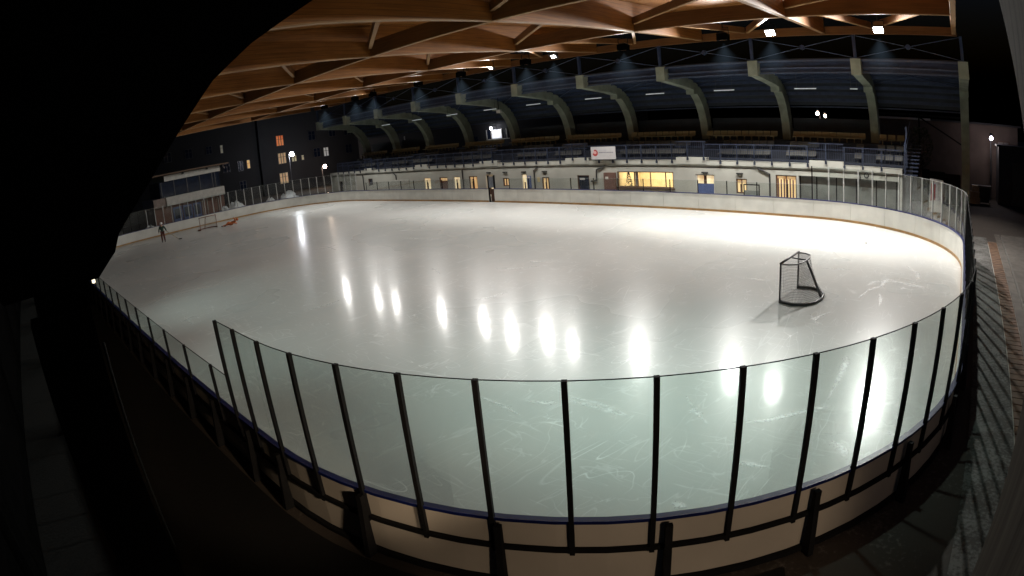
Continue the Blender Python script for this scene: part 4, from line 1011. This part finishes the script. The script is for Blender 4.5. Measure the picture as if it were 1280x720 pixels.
pk = MB().tube([(26.3, 9.5, .002), (26.3, 9.5, .028)], .05, 16).build('puck', M['skate']); tag(pk, 'small black puck lying on the bright ice beyond the near goal', 'puck')

# ------------------------------------------------------------------ people (skin modifier figures)
def skin(name, joints, edges, m, parent, root_i=0, sub=1):
    me = bpy.data.meshes.new(name); me.from_pydata([j[0] for j in joints], edges, []); me.materials.append(m)
    o = bpy.data.objects.new(name, me); C.objects.link(o); o.parent = parent
    md = o.modifiers.new('s', 'SKIN'); md.use_smooth_shade = True
    for i, j in enumerate(joints):
        me.skin_vertices[0].data[i].radius = (j[1], j[1]*(j[2] if len(j) > 2 else 1)); me.skin_vertices[0].data[i].use_root = (i == root_i)
    ss = o.modifiers.new('u', 'SUBSURF'); ss.levels = sub; ss.render_levels = sub
    return o
def figure(label, loc, rz, J, colours, helmet_m):
    """J: named joints -> position; builds body plus clothing children"""
    root = thing('person', label, 'person', loc); root.rotation_euler = (0, 0, rz)
    del root['root']
    n = ['pelvis', 'waist', 'chest', 'neck', 'head', 'top', 'ls', 'le', 'lw', 'lh', 'rs', 're', 'rw', 'rh', 'lhip', 'lk', 'la', 'lt', 'rhip', 'rk', 'ra', 'rt']
    rad = dict(pelvis=.135, waist=.125, chest=.15, neck=.058, head=.095, top=.075, ls=.062, le=.045, lw=.032, lh=.036, rs=.062, re=.045, rw=.032, rh=.036, lhip=.088, lk=.06, la=.042, lt=.038, rhip=.088, rk=.06, ra=.042, rt=.038)
    E = [('pelvis', 'waist'), ('waist', 'chest'), ('chest', 'neck'), ('neck', 'head'), ('head', 'top'), ('chest', 'ls'), ('ls', 'le'), ('le', 'lw'), ('lw', 'lh'), ('chest', 'rs'), ('rs', 're'), ('re', 'rw'), ('rw', 'rh'), ('pelvis', 'lhip'), ('lhip', 'lk'), ('lk', 'la'), ('la', 'lt'), ('pelvis', 'rhip'), ('rhip', 'rk'), ('rk', 'ra'), ('ra', 'rt')]
    ix = {k: i for i, k in enumerate(n)}
    skin('body', [(J[k], rad[k]) for k in n], [(ix[a], ix[b]) for a, b in E], M['skin'], root)
    def cloth(name, keys, grow, m):
        jj = {k: i for i, k in enumerate(keys)}
        skin(name, [(J[k], rad[k]+grow) for k in keys], [(jj[a], jj[b]) for a, b in E if a in jj and b in jj], m, root)
    cloth('jacket', ['waist', 'pelvis', 'chest', 'ls', 'le', 'lw', 'rs', 're', 'rw'], .035, colours[0])
    cloth('trousers', ['pelvis', 'lhip', 'lk', 'la', 'rhip', 'rk', 'ra'], .028, colours[1])
    for a, b in (('la', 'lt'), ('ra', 'rt')):
        s0, s1 = Vector(J[a]), Vector(J[b])
        mb = MB().tube([s0+Vector((0, 0, .05)), s0, s0.lerp(s1, .6), s1+(s1-s0)*.25], [.06, .062, .055, .03], 10)
        mb.build('skate', M['skate'], root, smooth=True)
    h0 = Vector(J['head']); h1 = Vector(J['top']); d = (h1-h0).normalized()
    MB().tube([h0-d*.02, h0+d*.05, h0+d*.12, h0+d*.17, h0+d*.19], [.128, .135, .118, .07, .01], 14).build('helmet', helmet_m, root, smooth=True)
    return root
Js = dict(pelvis=(0, 0, .98), waist=(0, -.02, 1.15), chest=(0, -.05, 1.36), neck=(0, -.06, 1.55), head=(0, -.09, 1.67), top=(0, -.09, 1.78),
          ls=(.19, -.04, 1.44), le=(.33, .0, 1.2), lw=(.42, -.12, 1.0), lh=(.45, -.17, .94), rs=(-.19, -.04, 1.44), re=(-.30, .02, 1.18), rw=(-.34, -.08, .95), rh=(-.35, -.12, .88),
          lhip=(.10, 0, .92), lk=(.13, -.05, .5), la=(.15, .03, .14), lt=(.16, -.16, .07), rhip=(-.10, 0, .92), rk=(-.11, -.03, .5), ra=(-.12, .06, .14), rt=(-.13, -.13, .07))
figure('person standing on skates in a dark green jacket, maroon trousers and white helmet', (-23.93, -5.48, 0), R(70), Js, (M['jacket'], M['trousers']), M['helmet'])
sk = thing('hockey_stick', 'hockey stick held low by the standing skater', 'hockey stick', (-23.6, -5.0, 0))
MB().bar((-23.80, -5.12, .98), (-23.25, -4.15, .06), .03, .045).build('stick_shaft', M['stick'], sk); MB().bar((-23.25, -4.15, .05), (-23.05, -3.88, .05), .025, .08).build('stick_blade', M['skate'], sk)
Jl = dict(pelvis=(0, 0, .24), waist=(.16, .02, .25), chest=(.36, .03, .30), neck=(.54, .03, .38), head=(.65, .01, .44), top=(.75, -.01, .49),
          ls=(.42, .2, .30), le=(.58, .36, .14), lw=(.80, .36, .07), lh=(.87, .35, .06), rs=(.40, -.18, .36), re=(.30, -.36, .52), rw=(.18, -.34, .74), rh=(.15, -.33, .80),
          lhip=(-.08, .1, .20), lk=(-.50, .14, .16), la=(-.92, .10, .12), lt=(-1.05, .12, .14), rhip=(-.06, -.1, .24), rk=(-.42, -.22, .40), ra=(-.72, -.18, .13), rt=(-.86, -.2, .10))
figure('person in an orange suit sprawled on the ice beside the far goal', (-24.4, 1.75, 0), R(95), Jl, (M['orange'], M['orange']), M['orange'])

# ------------------------------------------------------------------ near left: lamp glimpsed by the low boards, slim pole on the dark side
nl = thing('bulkhead_light', 'small glowing lamp at the end of the dark camera side boards', 'lamp', (7.3, -15.97, 2.3))
MB().tube([(7.24, -17.55, 2.75), (7.27, -16.6, 2.72), (7.3, -15.97, 2.5)], .02).build('lamp_arm', M['dark'], nl); MB().tube([(7.3, -15.97, 2.32), (7.3, -15.97, 2.34), (7.3, -15.97, 2.46), (7.3, -15.97, 2.5)], [.04, .07, .07, .03], 12).build('lamp_glass', emit_mat('bulkhead_on', (1, .85, .6), 2.), nl)
rw_ = thing('shade_wall', 'black wall added behind the roof legs to keep the unlit side of the rink dark', 'wall', (-5, -20, 0))
MB().box(-32, 29.2, -20.1, -19.9, 0, 9.5).build('shade_sheet', M['dark'], rw_)  # added to block light on the left; black colour stands for shade
pole = MB().tube([(22.6, -17.5, 0), (22.6, -17.5, 3.6)], .022, 8).build('cable_pole', mat('pole_grey', (.008, .008, .007), .8, spec=.1)); tag(pole, 'thin grey pole standing in the dark beside the camera side boards', 'pole')
# unseen lamps added behind the camera to light the backs of the near boards
street_lamp(38, -19.5, 6.0, 'unseen warm street lamp added behind the camera, the one farther from the ice', M['warm_on'], (-1, 0), 900, (1., .76, .52), .25, aim=(27.3, -14.5, .4))
street_lamp(38, -16.2, 6.0, 'unseen warm fill lamp added behind the camera, the one nearer to the ice', M['warm_on'], (-1, 0), 4200, (1., .76, .52), .25, aim=(17.0, -15.1, .5), cone=17)
dp = [(-40, -15.45), (22.18, -15.45)] + [(HX+(RR+.32)*math.cos(R(a)), -HY+(RR+.32)*math.sin(R(a))) for a in range(-88, -38, 4)] + [(30.4, -14.5), (30.6, -19.89), (-40, -19.89)]  # outline of ground blackened in colour to stand for shade
o = MB().add([(x, y, .004) for x, y in dp], [tuple(range(len(dp)))]).build('ground_shade', ground_mat('shaded_asphalt', (.0022, .0018, .0016), (.006, .0052, .0046), .53)); tag(o, kind='structure')

# ------------------------------------------------------------------ world, moon, camera
w = bpy.data.worlds.new('World'); SC.world = w; w.use_nodes = True
wn = w.node_tree.nodes; sky = wn.new('ShaderNodeTexSky'); sky.sky_type = 'NISHITA'; sky.sun_disc = False
sky.sun_elevation = R(-3); sky.sun_rotation = R(200)
mxs = wn.new('ShaderNodeMix'); mxs.data_type = 'RGBA'; mxs.blend_type = 'MULTIPLY'; mxs.inputs[0].default_value = 1; mxs.inputs[7].default_value = (.30, .55, 1.0, 1)
w.node_tree.links.new(sky.outputs[0], mxs.inputs[6]); w.node_tree.links.new(mxs.outputs[2], wn['Background'].inputs[0]); wn['Background'].inputs[1].default_value = .15
sd = bpy.data.lights.new('moon', 'SUN'); sd.energy = .004; sd.angle = R(.5); sd.color = (.75, .85, 1.); so = bpy.data.objects.new('moon', sd); C.objects.link(so); so.rotation_euler = (R(50), 0, R(-30))

cx, cy, cz_, yaw, pit, rol, A, B = 30.65708, -18.21279, 5.45937, .76644, .25889, -.08797, .84265, .03184
f = Vector((-math.sin(yaw)*math.cos(pit), math.cos(yaw)*math.cos(pit), -math.sin(pit)))
r0 = Vector((math.cos(yaw), math.sin(yaw), 0)); u0 = r0.cross(f)
rr_ = r0*math.cos(rol)+u0*math.sin(rol); uu = -r0*math.sin(rol)+u0*math.cos(rol)
cd = bpy.data.cameras.new('camera'); cam = bpy.data.objects.new('camera', cd); C.objects.link(cam)
mw = Matrix.Identity(4)
for i in range(3): mw[i][0] = rr_[i]; mw[i][1] = uu[i]; mw[i][2] = -f[i]
mw[0][3], mw[1][3], mw[2][3] = cx, cy, cz_
cam.matrix_world = mw
SC.render.engine = 'CYCLES'
cd.type = 'PANO'; cd.panorama_type = 'FISHEYE_LENS_POLYNOMIAL'
cd.sensor_width = 36; cd.sensor_height = 20.25; cd.sensor_fit = 'HORIZONTAL'
cd.fisheye_fov = R(180)
cd.fisheye_polynomial_k0 = 0; cd.fisheye_polynomial_k1 = -A/18; cd.fisheye_polynomial_k2 = 0; cd.fisheye_polynomial_k3 = -B/18**3; cd.fisheye_polynomial_k4 = 0
cd.clip_start = .02; cd.clip_end = 1000
SC.camera = cam
SC.view_settings.view_transform = 'Standard'; SC.view_settings.look = 'None'; SC.view_settings.exposure = 0; SC.view_settings.gamma = 1
cy_ = SC.cycles
cy_.use_denoising = True; cy_.max_bounces = 8; cy_.transparent_max_bounces = 24; cy_.diffuse_bounces = 4; cy_.glossy_bounces = 4; cy_.sample_clamp_indirect = 6; cy_.caustics_reflective = False; cy_.caustics_refractive = False
